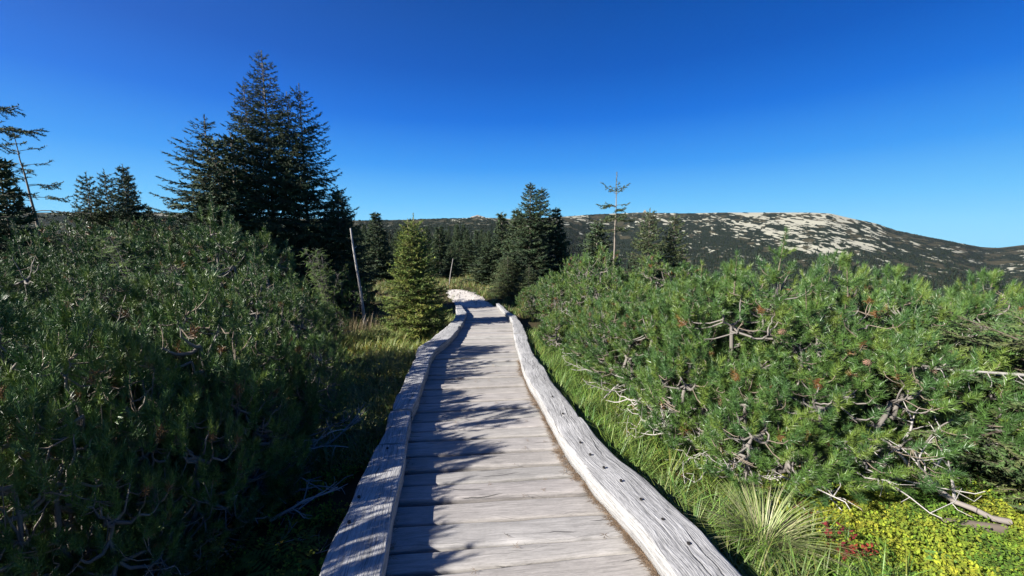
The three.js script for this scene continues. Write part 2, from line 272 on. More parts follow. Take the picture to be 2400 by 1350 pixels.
{
  const R = rng(91), starts = [-0.6, -0.36, -0.13, 0.1, 0.33, 0.57, 0.82, 1.07, 1.3, 1.53, 1.78, 1.94, 2.17, 2.384, 2.585, 2.781, 3.014, 3.286, 3.5, 3.756, 4.02];
  while (starts[starts.length - 1] < 15.0) starts.push(starts[starts.length - 1] + lerp(0.19, 0.27, R()));
  for (let k = 0; k < starts.length - 1; k++) {
    const d0 = starts[k], d1 = starts[k + 1] - lerp(0.02, 0.038, R()), seg = d0 < 6 ? 26 : 10, skew = lerp(0.085, 0.135, R()), lift = (R() - 0.5) * 0.018, tilt = (R() - 0.5) * 0.012, th = 0.055, u0 = R() * 2, v0 = R(), sd = k * 7 + 1;
    const dm = (d0 + d1) / 2, xl = lerp(lo(dm), li(dm), 0.25), xr = lerp(ri(dm), ro(dm), 0.75), rings = [], uvs = [];
    for (let i = 0; i <= seg; i++) {
      const t = i / seg, x = lerp(xl, xr, t), sk = (x - xl) * skew, jag = (s) => (fbm(x * 2.5, s, sd, 3) - 0.5) * 0.022 + (noise(x * 30, s, sd + 3) - 0.5) * 0.005;
      const a = d0 + sk + jag(1), b = d1 + sk + jag(9), w = (b - a), r = 0.010 + 0.006 * noise(x * 5, 3, sd);
      const yy = (d, dy) => deckY(d) + lift + tilt * (t - 0.5) * 2 + dy + (noise(x * 3, d * 9, sd + 5) - 0.5) * 0.006;
      const P = (d, dy) => V(x, yy(d, dy), -d);
      const wear = 0.004 * noise(x * 4, 7, sd);
      const ring = [P(a, -th), P(a, -r * 1.4 - wear), P(a + r * 0.35, -r * 0.4 - wear), P(a + r * 1.3, -wear * 0.5), P(a + w * 0.33, 0), P(a + w * 0.66, 0.001), P(b - r * 1.3, -wear * 0.5), P(b - r * 0.35, -r * 0.4 - wear), P(b, -r * 1.4 - wear), P(b, -th)];
      rings.push(ring); uvs.push([u0 + x, perim(ring, v0)]);
    }
    const tone = lerp(0.86, 1.1, R());
    part(k ? `plank_${String(k).padStart(3, '0')}` : 'plank', loft(rings, uvs, [tone * lerp(0.99, 1.03, R()), tone, tone * lerp(0.96, 1.0, R())]), M.plank, walk);
  }
  const beam = (out, inn, cuts, side) => {
    for (let c = 0; c < cuts.length - 1; c++) {
      const a = cuts[c], b = cuts[c + 1] - 0.016, n = Math.max(8, Math.round((b - a) / 0.07)), rings = [], uvs = [], u0 = R() * 2, v0 = R(), sd = 400 + c * 13 + side * 131, hgt = 0.14 + (R() - 0.5) * 0.026, sh = (R() - 0.5) * 0.028;
      for (let i = 0; i <= n; i++) {
        const d = lerp(a, b, i / n), end = Math.min(1, Math.min(i, n - i) / 1.2), wob = (s, f, amp) => (fbm(d * f, s, sd, 3) - 0.5) * amp;
        let xo = out(d) + sh + wob(1, 3.2, 0.05), xi = inn(d) + sh + wob(5, 3.2, 0.035);
        const lh = hgt + wob(11, 1.5, 0.025) - (1 - end) * 0.006, g = Math.sign(xi - xo), w = Math.abs(xi - xo), y0 = deckY(d) + 0.004, r1 = 0.007 + 0.01 * noise(d * 4, 1, sd), r2 = 0.009 + 0.018 * noise(d * 3, 8, sd);
        const P = (k, dy) => V(lerp(xo, xi, k), y0 + dy + (k > 0.02 && k < 0.98 && dy > 0.05 ? (noise(d * 5, k * 9, sd + 2) - 0.5) * 0.010 : 0), -d);
        const q1 = r1 / w, q2 = r2 / w;
        const ring = [P(1 - 0.02, 0), P(1, lh * 0.45), P(1, lh - r1), P(1 - q1 * 0.35, lh - r1 * 0.35), P(1 - q1 * 1.2, lh), P(0.72, lh + 0.003), P(0.5, lh + wob(21, 4, 0.008)), P(0.28, lh + 0.001), P(q2 * 1.2, lh - 0.003), P(q2 * 0.35, lh - r2 * 0.4), P(0, lh - r2), P(-0.01, lh * 0.4), P(0.03, -0.14)];
        rings.push(ring); uvs.push([u0 + d, perim(ring, v0)]);
      }
      const tone = lerp(0.92, 1.08, R()), m = part(`kerb_beam`, loft(g0(rings, side), uvs.map(([u, v]) => [u, side > 0 ? v : v]), [tone, tone, tone]), M.kerb, walk);
      for (const [nx, nd] of NAILS[side]) if (nd >= a && nd < b) { const nl = part('nail', NAILG, M.nail, m); nl.position.set(nx, deckY(nd) + 0.004 + hgt + 0.0055, -nd); }
    }
  };
  const NAILG = new THREE.CylinderGeometry(0.010, 0.008, 0.012, 8);
  const NAILS = { '-1': [[-0.97, 2.25], [-0.93, 2.01], [-1.0, 2.9], [-1.1, 3.3]], '1': [[0.56, 2.97], [0.6, 2.77], [0.66, 2.58], [0.735, 2.41], [0.8, 2.2], [0.86, 2.01], [0.92, 1.82], [0.5, 3.6], [0.45, 4.1]] };
  function g0(r, side) { return side < 0 ? r : r.map((x) => x.slice().reverse()); }
  beam(lo, li, [-1.6, 3.0, 3.74, 6.55, 9.3, 12.1, 14.75], -1);
  beam(ro, ri, [-1.6, 3.55, 6.28, 8.2, 10.9, 15.05], 1);
  for (const k of [0.16, 0.84]) {                                      // bearers under the planks
    const rings = [], uvs = [];
    for (let d = -0.7; d <= 15; d += 0.5) { const x = lerp(lo(d), ro(d), k), P = (a, b) => V(x + a, deckY(d) - 0.062 + b, -d), r = [P(-0.08, -0.2), P(-0.08, 0), P(0.08, 0), P(0.08, -0.2)]; rings.push(r); uvs.push([d, perim(r, 0)]); }
    part('bearer', loft(rings, uvs, [0.8, 0.78, 0.74]), M.plank, walk);
  }
  shade(walk);
  // brown needle litter swept against the kerb
  const L = new Leaves(), q = rng(8);
  for (let s = 0; s < 6; s++) { const a = q() * 6.28, dx = Math.cos(a), dz = Math.sin(a); L.needle(dx * 0.004 * s, 0.002 + 0.002 * q(), dz * 0.003, dx, 0.15 * q(), dz, 0.018 + q() * 0.02, 0.0016, 0, 1, 0.2, [1, 1, 1]); }
  const geo = L.build(), N = 1500, mesh = new THREE.InstancedMesh(geo, std({ roughness: 0.95, vertexColors: true }), N), m4 = new THREE.Matrix4();
  for (let i = 0; i < N; i++) {
    const d = 1.3 + Math.pow(q(), 1.3) * 5, thick = 0.02 + 0.055 * Math.pow(fbm(d * 2.5, 4, 19, 3), 2) * 3, off = q() * q() * thick, x = i < 1380 ? ri(d) - 0.004 - off : i < 1440 ? li(d) + 0.01 + off : lerp(li(d), ri(d), 0.3 + 0.65 * q()), s = lerp(0.6, 1.3, q());
    m4.compose(V(x, deckY(d) + 0.004 + (i < 1380 ? Math.max(0, 0.018 - off * 0.5) * q() : 0.001), -d), new THREE.Quaternion().setFromEuler(new THREE.Euler((q() - 0.5) * 0.5, q() * 6.28, (q() - 0.5) * 0.5)), V(s, s, s)); mesh.setMatrixAt(i, m4);
    const b = lerp(0.5, 1.3, q()); mesh.setColorAt(i, new THREE.Color(0.15 * b, 0.1 * b, 0.06 * b));
  }
  mesh.name = 'needle_litter'; tag(mesh, 'brown fallen needles gathered along the inside of the right kerb', 'litter', null, 'stuff'); scene.add(mesh);
}
// pale gravel path beyond the last plank
{
  const pos = [], uv = [], col = [], idx = [], n = 40, m = 12, c = (d) => table([[14.9, -1.27], [16, -1.6], [18, -2.15], [20, -2.7], [21, -3.1], [26, -6]], d), hw = (d) => table([[14.9, 0.72], [17, 0.85], [20, 0.75], [21, 0.4]], d);
  for (let i = 0; i <= n; i++) for (let j = 0; j <= m; j++) {
    const d = lerp(14.95, 21, i / n), t = j / m * 2 - 1, x = c(d) + t * hw(d) * (1 + (fbm(d * 1.5, t > 0 ? 3 : 9, 12, 3) - 0.5) * 0.5), y = ground(x, -d) + 0.035 * (1 - t ** 4) + 0.012 + (fbm(x * 4, d * 4, 13, 3) - 0.5) * 0.05;
    pos.push(x, y, -d); uv.push(x, d); const s = 1 + (fbm(x * 2, d * 2, 14, 3) - 0.5) * 0.3; col.push(s, s, s);
  }
  for (let i = 0; i < n; i++) for (let j = 0; j < m; j++) { const a = i * (m + 1) + j, b = a + m + 1; idx.push(a, a + 1, b, b, a + 1, b + 1); }
  const g = new THREE.BufferGeometry(); g.setAttribute('position', new THREE.Float32BufferAttribute(pos, 3)); g.setAttribute('uv', new THREE.Float32BufferAttribute(uv, 2)); g.setAttribute('color', new THREE.Float32BufferAttribute(col, 3)); g.setIndex(idx); g.computeVertexNormals();
  const grit = dataTex(256, 256, (x, y) => { const v = 0.24 + 0.22 * noise(x / 4, y / 4, 15, 64, 64) + 0.15 * hash(x, y, 16); return [v * 1.02, v * 0.95, v * 0.87].map((k) => 255 * k ** (1 / 2.2)); }, true);
  structure('gravel_path', g, std({ map: grit, bumpMap: grit, bumpScale: 0.02, roughness: 1, vertexColors: true }));
  const q = rng(33), L = new THREE.IcosahedronGeometry(1, 0), N = 420, st = new THREE.InstancedMesh(L, std({ roughness: 0.95, flatShading: true }), N), m4 = new THREE.Matrix4();
  for (let i = 0; i < N; i++) { const d = lerp(15.1, 20.8, q()), x = c(d) + (q() * 2 - 1) * hw(d) * 1.02, s = 0.012 + 0.04 * q() ** 3; m4.compose(V(x, ground(x, -d) + 0.035 + s * 0.3, -d), new THREE.Quaternion().setFromEuler(new THREE.Euler(q() * 6, q() * 6, q() * 6)), V(s, s * 0.6, s * (0.7 + q() * 0.5))); st.setMatrixAt(i, m4); const b = lerp(0.16, 0.38, q()); st.setColorAt(i, new THREE.Color(b, b * 0.93, b * 0.86)); }
  st.name = 'path_stones'; tag(st, 'loose pale stones scattered over the gravel path', 'stones', null, 'stuff'); scene.add(st);
}
console.log('boardwalk');

// ---------------------------------------------------------------- dwarf pine
const GREY = [0.15, 0.135, 0.12], PALE = [0.32, 0.3, 0.28], ORANGE = [0.17, 0.085, 0.03];
const pick = (R, list) => list[(R() * list.length) | 0];
const GREENS = [[0.052, 0.107, 0.023], [0.066, 0.127, 0.026], [0.08, 0.14, 0.027], [0.045, 0.1, 0.028], [0.042, 0.09, 0.022], [0.1, 0.15, 0.026]];
function pineShoot(L, R, p, dir, len, n, nl, nw, col, brown) {
  const a = V(R() - 0.5, R() - 0.5, R() - 0.5).cross(dir).normalize(), b = dir.clone().cross(a);
  for (let i = 0; i < n; i++) {
    const t = Math.pow((i + R()) / n, 0.85), th = R() * 6.2832, al = lerp(1.15, 0.5, t * t) + (R() - 0.5) * 0.45, s = Math.sin(al), c = Math.cos(al), ct = Math.cos(th), st = Math.sin(th);
    const dx = dir.x * c + (a.x * ct + b.x * st) * s, dy = dir.y * c + (a.y * ct + b.y * st) * s + 0.08, dz = dir.z * c + (a.z * ct + b.z * st) * s;
    const k = 0.75 + 0.5 * R(), old = brown && t < 0.5;
    L.needle(p.x + dir.x * len * t, p.y + dir.y * len * t, p.z + dir.z * len * t, dx, dy, dz, nl * (0.8 + 0.35 * R()), nw, R() - 0.5, R() - 0.5, R() - 0.5, old ? [ORANGE[0] * k, ORANGE[1] * k, ORANGE[2] * k] : [col[0] * k, col[1] * k, col[2] * k]);
  }
}
function pineGeometry({ seed, h, r, K = 6, tips = [60, 150, 400], nl = 0.05, nw = 0.0021, nn = [105, 56], dead = 36, leader = 0.25, brown = 0.045 }) {
  const R = rng(seed), L = new Leaves(), Wd = new Wood(), cones = [], lobes = [];
  for (let k = 0; k < K; k++) {
    const a = (k + R() * 0.7) / K * 6.283, q = k === 0 ? 0.08 : lerp(0.4, 0.62, R()), hh = k === 0 ? h : h * lerp(0.62, 0.92, R()), rad = r * (k === 0 ? 0.42 : lerp(0.34, 0.46, R())), ry = Math.min(hh * 0.5, rad * lerp(1.15, 1.5, R()));
    lobes.push({ c: V(Math.cos(a) * r * q, hh - ry, Math.sin(a) * r * q), rad, ry });
  }
  const nodes = [];
  const grow = (from, mid, to, n, r0, r1, sides, col) => { const pts = bez(from, mid, to, n); for (let i = 1; i < n; i++) { pts[i].x += (R() - 0.5) * r0 * 2.4; pts[i].z += (R() - 0.5) * r0 * 2.4; pts[i].y += (R() - 0.5) * r0 * 1.4; } Wd.tube(pts, r0, r1, sides, col, 0.18, R); pts.forEach((p, i) => { if (i) nodes.push({ p, r: lerp(r0, r1, i / n) }); }); return pts; };
  for (const l of lobes) { const b = V((R() - 0.5) * 0.3, -0.1, (R() - 0.5) * 0.3); grow(b, V(l.c.x * 0.95, l.c.y * 0.2 + 0.05, l.c.z * 0.95), l.c.clone().add(V(0, l.ry * 0.35, 0)), 10, 0.034 * Math.sqrt(h / 2), 0.016, 6, GREY); }
  const sample = (f0, f1, low) => {
    for (let g = 0; g < 60; g++) {
      const l = pick(R, lobes), y = lerp(low, 1, R()), a = R() * 6.283, s = Math.sqrt(Math.max(0, 1 - y * y)), n = V(Math.cos(a) * s, y, Math.sin(a) * s), f = lerp(f0, f1, R()), p = V(l.c.x + n.x * l.rad * f, l.c.y + n.y * l.ry * f, l.c.z + n.z * l.rad * f);
      if (p.y < 0.1) continue;
      if (lobes.some((o) => o !== l && Math.hypot((p.x - o.c.x) / o.rad, (p.y - o.c.y) / o.ry, (p.z - o.c.z) / o.rad) < 0.72)) continue;
      return { p, n };
    }
    return null;
  };
  const stage = [[0.5, 0.72, -0.7, 0.014, 0.008, 4], [0.72, 0.92, -0.75, 0.0085, 0.005, 4], [0.78, 1.06, -0.8, 0.005, 0.0035, 3]];
  stage.forEach(([f0, f1, low, r0, r1, sides], si) => {
    const limit = nodes.length;
    for (let i = 0; i < tips[si]; i++) {
      const s = sample(f0, f1, low); if (!s) continue;
      let best = 1e9, at = 0; for (let k = 0; k < limit; k++) { const q = nodes[k].p, dy = q.y - s.p.y, d = (q.x - s.p.x) ** 2 + dy * dy + (q.z - s.p.z) ** 2 + (dy > 0 ? dy * 1.2 : 0) * 0.3; if (d < best && d > 0.0016) { best = d; at = k; } }
      const nd = nodes[at], from = nd.p, len = from.distanceTo(s.p), dir = s.n.clone().multiplyScalar(0.62).add(V((R() - 0.5) * 0.6, 0.62, (R() - 0.5) * 0.6)).normalize();
      grow(from, s.p.clone().addScaledVector(dir, -len * 0.55), s.p, si === 2 ? 3 : 5, Math.min(nd.r, r0), r1, sides, si === 2 ? [0.15, 0.12, 0.09] : GREY);
      if (si === 0) continue;
      const col = pick(R, GREENS), main = lerp(0.1, 0.19, R()), br = R() < brown;
      pineShoot(L, R, s.p.clone().addScaledVector(dir, -main * 0.35), dir, main, nn[0], nl, nw, col, br);
      const side = 1 + (R() < 0.55);
      for (let q = 0; q < side; q++) {
        const d2 = dir.clone().multiplyScalar(0.75).add(V(R() - 0.5, (R() - 0.35) * 0.6, R() - 0.5).multiplyScalar(2.0)).normalize();
        pineShoot(L, R, s.p.clone().addScaledVector(dir, -main * 0.25), d2, main * lerp(0.55, 0.85, R()), nn[1], nl * 0.95, nw, col, br || R() < 0.03);
      }
      if (R() < 0.012) cones.push(s.p.clone().addScaledVector(dir, 0.01).addScaledVector(s.n, 0.03));
    }
  });
  // leading shoot, taller than the rest
  lobes.forEach((lb, li2) => {
    const ln = li2 ? leader * lerp(0.5, 1, R()) : leader; if (ln < 0.05) return;
    const top = V(lb.c.x, lb.c.y + lb.ry * 0.85, lb.c.z), d = V((R() - 0.5) * 0.3, 1, (R() - 0.5) * 0.3).normalize();
    Wd.tube([top, top.clone().addScaledVector(d, ln)], 0.007, 0.004, 4, [0.15, 0.12, 0.09], 0.1, R);
    for (let s = 0; s < 3; s++) pineShoot(L, R, top.clone().addScaledVector(d, ln * s / 3), d, ln / 2.4, nn[0] * 1.2 | 0, nl, nw, pick(R, GREENS), false);
    for (let s = 0; s < 4; s++) { const a = s * 1.57 + R(); pineShoot(L, R, top.clone().addScaledVector(d, ln * 0.35), V(Math.cos(a) * 0.75, 0.65, Math.sin(a) * 0.75).normalize(), 0.13, nn[0], nl, nw, pick(R, GREENS), false); }
  });
  // bare grey twigs low in the bush, some with dead brown needles
  for (let i = 0; i < dead; i++) {
    const a = R() * 6.283, q = lerp(0.25, 0.85, R()) * r, y = lerp(0.08, 0.5, R()) * h * 0.6, from = V(Math.cos(a) * q * 0.5, y * 0.6, Math.sin(a) * q * 0.5), to = V(Math.cos(a + (R() - 0.5)) * q * 1.25, y + (R() - 0.6) * 0.25, Math.sin(a + (R() - 0.5)) * q * 1.25);
    if (to.y < 0.03) to.y = 0.03;
    const pts = bez(from, V(lerp(from.x, to.x, 0.6), lerp(from.y, to.y, 0.5) + (R() - 0.5) * 0.3, lerp(from.z, to.z, 0.6)), to, 7); pts.forEach((p, k) => { if (k) { p.x += (R() - 0.5) * 0.05; p.y += (R() - 0.5) * 0.05; p.z += (R() - 0.5) * 0.05; } });
    Wd.tube(pts, 0.009, 0.003, 4, PALE, 0.2, R);
    for (let t = 0; t < 3; t++) { const p = pts[3 + ((R() * 4) | 0)], e = p.clone().add(V((R() - 0.5) * 0.35, (R() - 0.3) * 0.25, (R() - 0.5) * 0.35)), m = p.clone().lerp(e, 0.5).add(V((R() - 0.5) * 0.08, (R() - 0.5) * 0.08, (R() - 0.5) * 0.08)); Wd.tube([p, m, e], 0.0045, 0.0018, 3, PALE, 0.2, R); if (R() < 0.1) pineShoot(L, R, m, e.clone().sub(m).normalize(), 0.1, 20, nl * 0.85, nw * 0.9, ORANGE, false); }
  }
  return { foliage: L.build(), wood: Wd.build(), cones, n: L.count, h: h + leader * 0.9, r };
}
const CONE = (() => { const L = new Leaves(), R = rng(6); for (let k = 0; k < 6; k++) { const y = -0.02 + k * 0.008, rr = 0.02 * Math.sin((k + 1.2) / 7.2 * Math.PI) + 0.004; for (let s = 0; s < 7; s++) { const a = (s + (k % 2) * 0.5) / 7 * 6.283, b = 0.28; L.tri(Math.cos(a - b) * rr * 0.6, y - 0.004, Math.sin(a - b) * rr * 0.6, Math.cos(a + b) * rr * 0.6, y - 0.004, Math.sin(a + b) * rr * 0.6, Math.cos(a) * rr * 1.25, y + 0.007, Math.sin(a) * rr * 1.25, R() < 0.5 ? [0.19, 0.1, 0.07] : [0.13, 0.065, 0.05]); } } return L.build(); })();
function makePine(spec, cones = 0) {
  const G = pineGeometry(spec), g = new THREE.Group();
  part('foliage', G.foliage, M.needles, g); part('stem', G.wood, M.bark, g);
  G.cones.slice(0, cones).forEach((p, i) => { const c = part('pine_cone', CONE, M.cone, g); c.position.copy(p); c.rotation.set(i, i * 2, i * 3); c.scale.setScalar(1.25); });
  g.userData.size = [G.h, G.r]; console.log('pine', spec.seed, G.n, G.cones.length); return shade(g);
}

// ---------------------------------------------------------------- spruce
function spruceGeometry({ seed, h, rmax, y0 = 0.3, whorl = 0.28, per = 6, nl = 0.035, nw = 0.004, npm = 100, shape = 0.85, lean = [0, 0], flag = 0, flagAz = 0, leader = 0.4, droop = 1, cols, fill = 1, bare = 0, twigs = 0.06, trunkR = 0.011, forks = [], deadLow = 10, extra = [], tipCol = 0 }) {
  const R = rng(seed), L = new Leaves(), Wd = new Wood(), T = new Wood(), BROWN = [0.09, 0.07, 0.052];
  const axis = (y) => V(lean[0] * y * y / h, y, lean[1] * y * y / h);
  { const pts = []; for (let i = 0; i <= 16; i++) { const p = axis(h * i / 16 - (i ? 0 : 0.15)); p.x += (R() - 0.5) * 0.02; p.z += (R() - 0.5) * 0.02; pts.push(p); } T.tube(pts, trunkR * h, 0.006, 8, [0.2, 0.17, 0.14], 0.18, R); }
  const twigNeedles = (a, b, col) => {
    const dx = b.x - a.x, dy = b.y - a.y, dz = b.z - a.z, len = Math.hypot(dx, dy, dz); if (len < 1e-4) return; const n = Math.max(3, Math.round(len * npm)), ux = dx / len, uy = dy / len, uz = dz / len;
    for (let i = 0; i < n; i++) {
      const t = (i + R()) / n; let rx = R() - 0.5, ry = R() - 0.4, rz = R() - 0.5; const q = rx * ux + ry * uy + rz * uz; rx -= q * ux; ry -= q * uy; rz -= q * uz; const l = Math.hypot(rx, ry, rz) || 1;
      const s = 0.72, c = 0.7, k = 0.7 + 0.6 * R(), g = tipCol && t > 0.6 ? 1 + tipCol : 1;
      L.needle(a.x + dx * t, a.y + dy * t, a.z + dz * t, ux * c + rx / l * s, uy * c + ry / l * s, uz * c + rz / l * s, nl * (0.75 + 0.5 * R()), nw, R() - 0.5, R() - 0.5, R() - 0.5, [col[0] * k * g, col[1] * k * g, col[2] * k]);
    }
  };
  const branch = (o, az, L0, rise, sag, br, col) => {
    const n = 7, pts = [], hx = Math.sin(az), hz = Math.cos(az);
    for (let i = 0; i <= n; i++) { const t = i / n, y = rise * L0 * t - sag * L0 * t * t * 1.1 + sag * L0 * 0.75 * t ** 4; pts.push(V(o.x + hx * L0 * t + (R() - 0.5) * 0.04 * L0 * t, o.y + y, o.z + hz * L0 * t + (R() - 0.5) * 0.04 * L0 * t)); }
    Wd.tube(pts, br, br * 0.25, 4, BROWN, 0.2, R);
    const at = (t) => { const q = clamp(t, 0, 0.9999) * n, i = q | 0; return pts[i].clone().lerp(pts[i + 1], q - i); };
    const start = 0.1 + bare, nT = Math.max(3, Math.round(L0 * (1 - start) / twigs * fill));
    for (let i = 0; i < nT; i++) {
      const t = lerp(start, 1, (i + R() * 0.8) / nT), p = at(t), f = at(Math.min(1, t + 0.08)).sub(at(Math.max(0, t - 0.08))).normalize(), s = i % 2 ? 1 : -1, side = V(f.z, 0, -f.x).normalize().multiplyScalar(s);
      const len = Math.min(0.5, 0.05 + 0.4 * L0 * (1 - t) * (0.35 + t) * 1.3) * lerp(0.65, 1.2, R()), d = f.clone().multiplyScalar(0.65).addScaledVector(side, lerp(0.5, 1.0, R())).add(V(0, lerp(-0.42, 0.22, R()) * droop, 0)).normalize(), e = p.clone().addScaledVector(d, len);
      const m = p.clone().lerp(e, 0.5).add(V(0, 0.04 * len, 0)); e.y -= 0.12 * len * droop;
      const cc = [col[0] * lerp(0.8, 1.2, R()), col[1] * lerp(0.85, 1.15, R()), col[2]];
      Wd.tube([p, m, e], 0.0045, 0.002, 3, BROWN, 0.1, R); twigNeedles(p, m, cc); twigNeedles(m, e, cc);
      if (len > 0.16) { const k = Math.round(len / 0.09); for (let j = 1; j <= k; j++) { const q = p.clone().lerp(e, j / (k + 1)), s2 = j % 2 ? 1 : -1, sd = V(d.z, (R() - 0.6) * 0.8, -d.x).multiplyScalar(s2), ee = q.clone().addScaledVector(d, 0.06 * lerp(0.7, 1.3, R())).addScaledVector(sd, 0.075 * lerp(0.6, 1.4, R())); ee.y -= 0.02 * droop; twigNeedles(q, ee, cc); } }
    }
    twigNeedles(at(0.85), at(1), col); twigNeedles(at(1), at(1).add(V(hx * 0.05, 0.03, hz * 0.05)), col);
  };
  const top = (o, H, len) => { Wd.tube([o, o.clone().add(V(0, H, 0))], 0.008, 0.003, 4, BROWN, 0.1, R); twigNeedles(o, o.clone().add(V(0, H, 0)), cols[0]); };
  const crown = (yb, yt, rr, off, leadr) => {
    let y = yb, k = 0;
    while (y < yt - leadr) {
      const t = (y - yb) / (yt - yb), n = Math.max(3, Math.round(per * lerp(1, 0.75, t))), ph = R() * 6.283;
      for (let i = 0; i < n; i++) {
        const az = ph + (i + (R() - 0.5) * 0.7) / n * 6.283, yy = y + (R() - 0.5) * whorl * 0.7, tt = clamp((yy - yb) / (yt - yb), 0, 1);
        const L0 = Math.max(0.1, rr * Math.pow(1 - tt, shape) * lerp(0.68, 1.12, R()) * (1 + flag * Math.cos(az - flagAz)) * (tt < 0.1 ? lerp(0.7, 1, tt * 10) : 1));
        const o = axis(yy).add(off);
        branch(o, az, L0, lerp(0.12, 0.75, tt ** 1.5), lerp(0.5, 0.25, tt) * droop, 0.006 + 0.007 * L0, pick(R, cols));
      }
      y += whorl * lerp(1, 0.75, t); k++;
    }
    const tp = axis(yt - leadr).add(off); top(tp, leadr, 0); const n = 5; for (let i = 0; i < n; i++) { const a = i / n * 6.283 + R(); branch(tp.clone().add(V(0, leadr * 0.15, 0)), a, leadr * lerp(0.35, 0.55, R()), 0.9, 0.1, 0.005, cols[0]); }
  };
  crown(y0, h, rmax, V(0, 0, 0), leader);
  for (const [fx, fz, fh, fb, fr] of forks) { const pts = bez(axis(fb * 0.8), V(fx, fb, fz).add(axis(fb).setY(0)), V(fx, fh, fz).add(axis(fb).setY(0)), 8); T.tube(pts, trunkR * h * 0.5, 0.006, 6, [0.2, 0.17, 0.14], 0.18, R); crown(fb, fh, fr, V(fx, 0, fz), leader * 0.8); }
  for (let i = 0; i < deadLow; i++) { const y = lerp(0.1, 0.4, R()) * h, a = R() * 6.283, l = rmax * lerp(0.4, 0.8, R()), o = axis(y), e = o.clone().add(V(Math.sin(a) * l, -0.2 * l, Math.cos(a) * l)); Wd.tube([o, o.clone().lerp(e, 0.5).add(V(0, 0.06, 0)), e], 0.012, 0.003, 4, PALE, 0.2, R); for (let j = 0; j < 4; j++) { const q = o.clone().lerp(e, lerp(0.4, 0.95, R())); Wd.tube([q, q.clone().add(V((R() - 0.5) * 0.4, (R() - 0.6) * 0.3, (R() - 0.5) * 0.4))], 0.005, 0.002, 3, PALE, 0.2, R); } }
  for (const [y, az, l, rise] of extra) branch(axis(y), az, l, rise, 0.25, 0.02, cols[0]);
  return { crown: L.build(), limbs: Wd.build(), trunk: T.build(), n: L.count, h, r: rmax };
}
const SPRUCE = [[0.03, 0.054, 0.02], [0.036, 0.06, 0.021], [0.044, 0.068, 0.023], [0.028, 0.05, 0.023]], YOUNG = [[0.14, 0.178, 0.028], [0.115, 0.158, 0.028], [0.16, 0.19, 0.032], [0.09, 0.13, 0.026]], OLIVE = [[0.05, 0.072, 0.024], [0.042, 0.064, 0.022], [0.058, 0.08, 0.024]];
function makeSpruce(spec) {
  const G = spruceGeometry({ cols: SPRUCE, ...spec }), g = new THREE.Group();
  part('trunk', G.trunk, M.bark, g); part('crown', G.crown, M.spruce, g); part('branch', G.limbs, M.bark, g);
  g.userData.size = [G.h, G.r]; console.log('spruce', spec.seed, G.n); return shade(g);
}

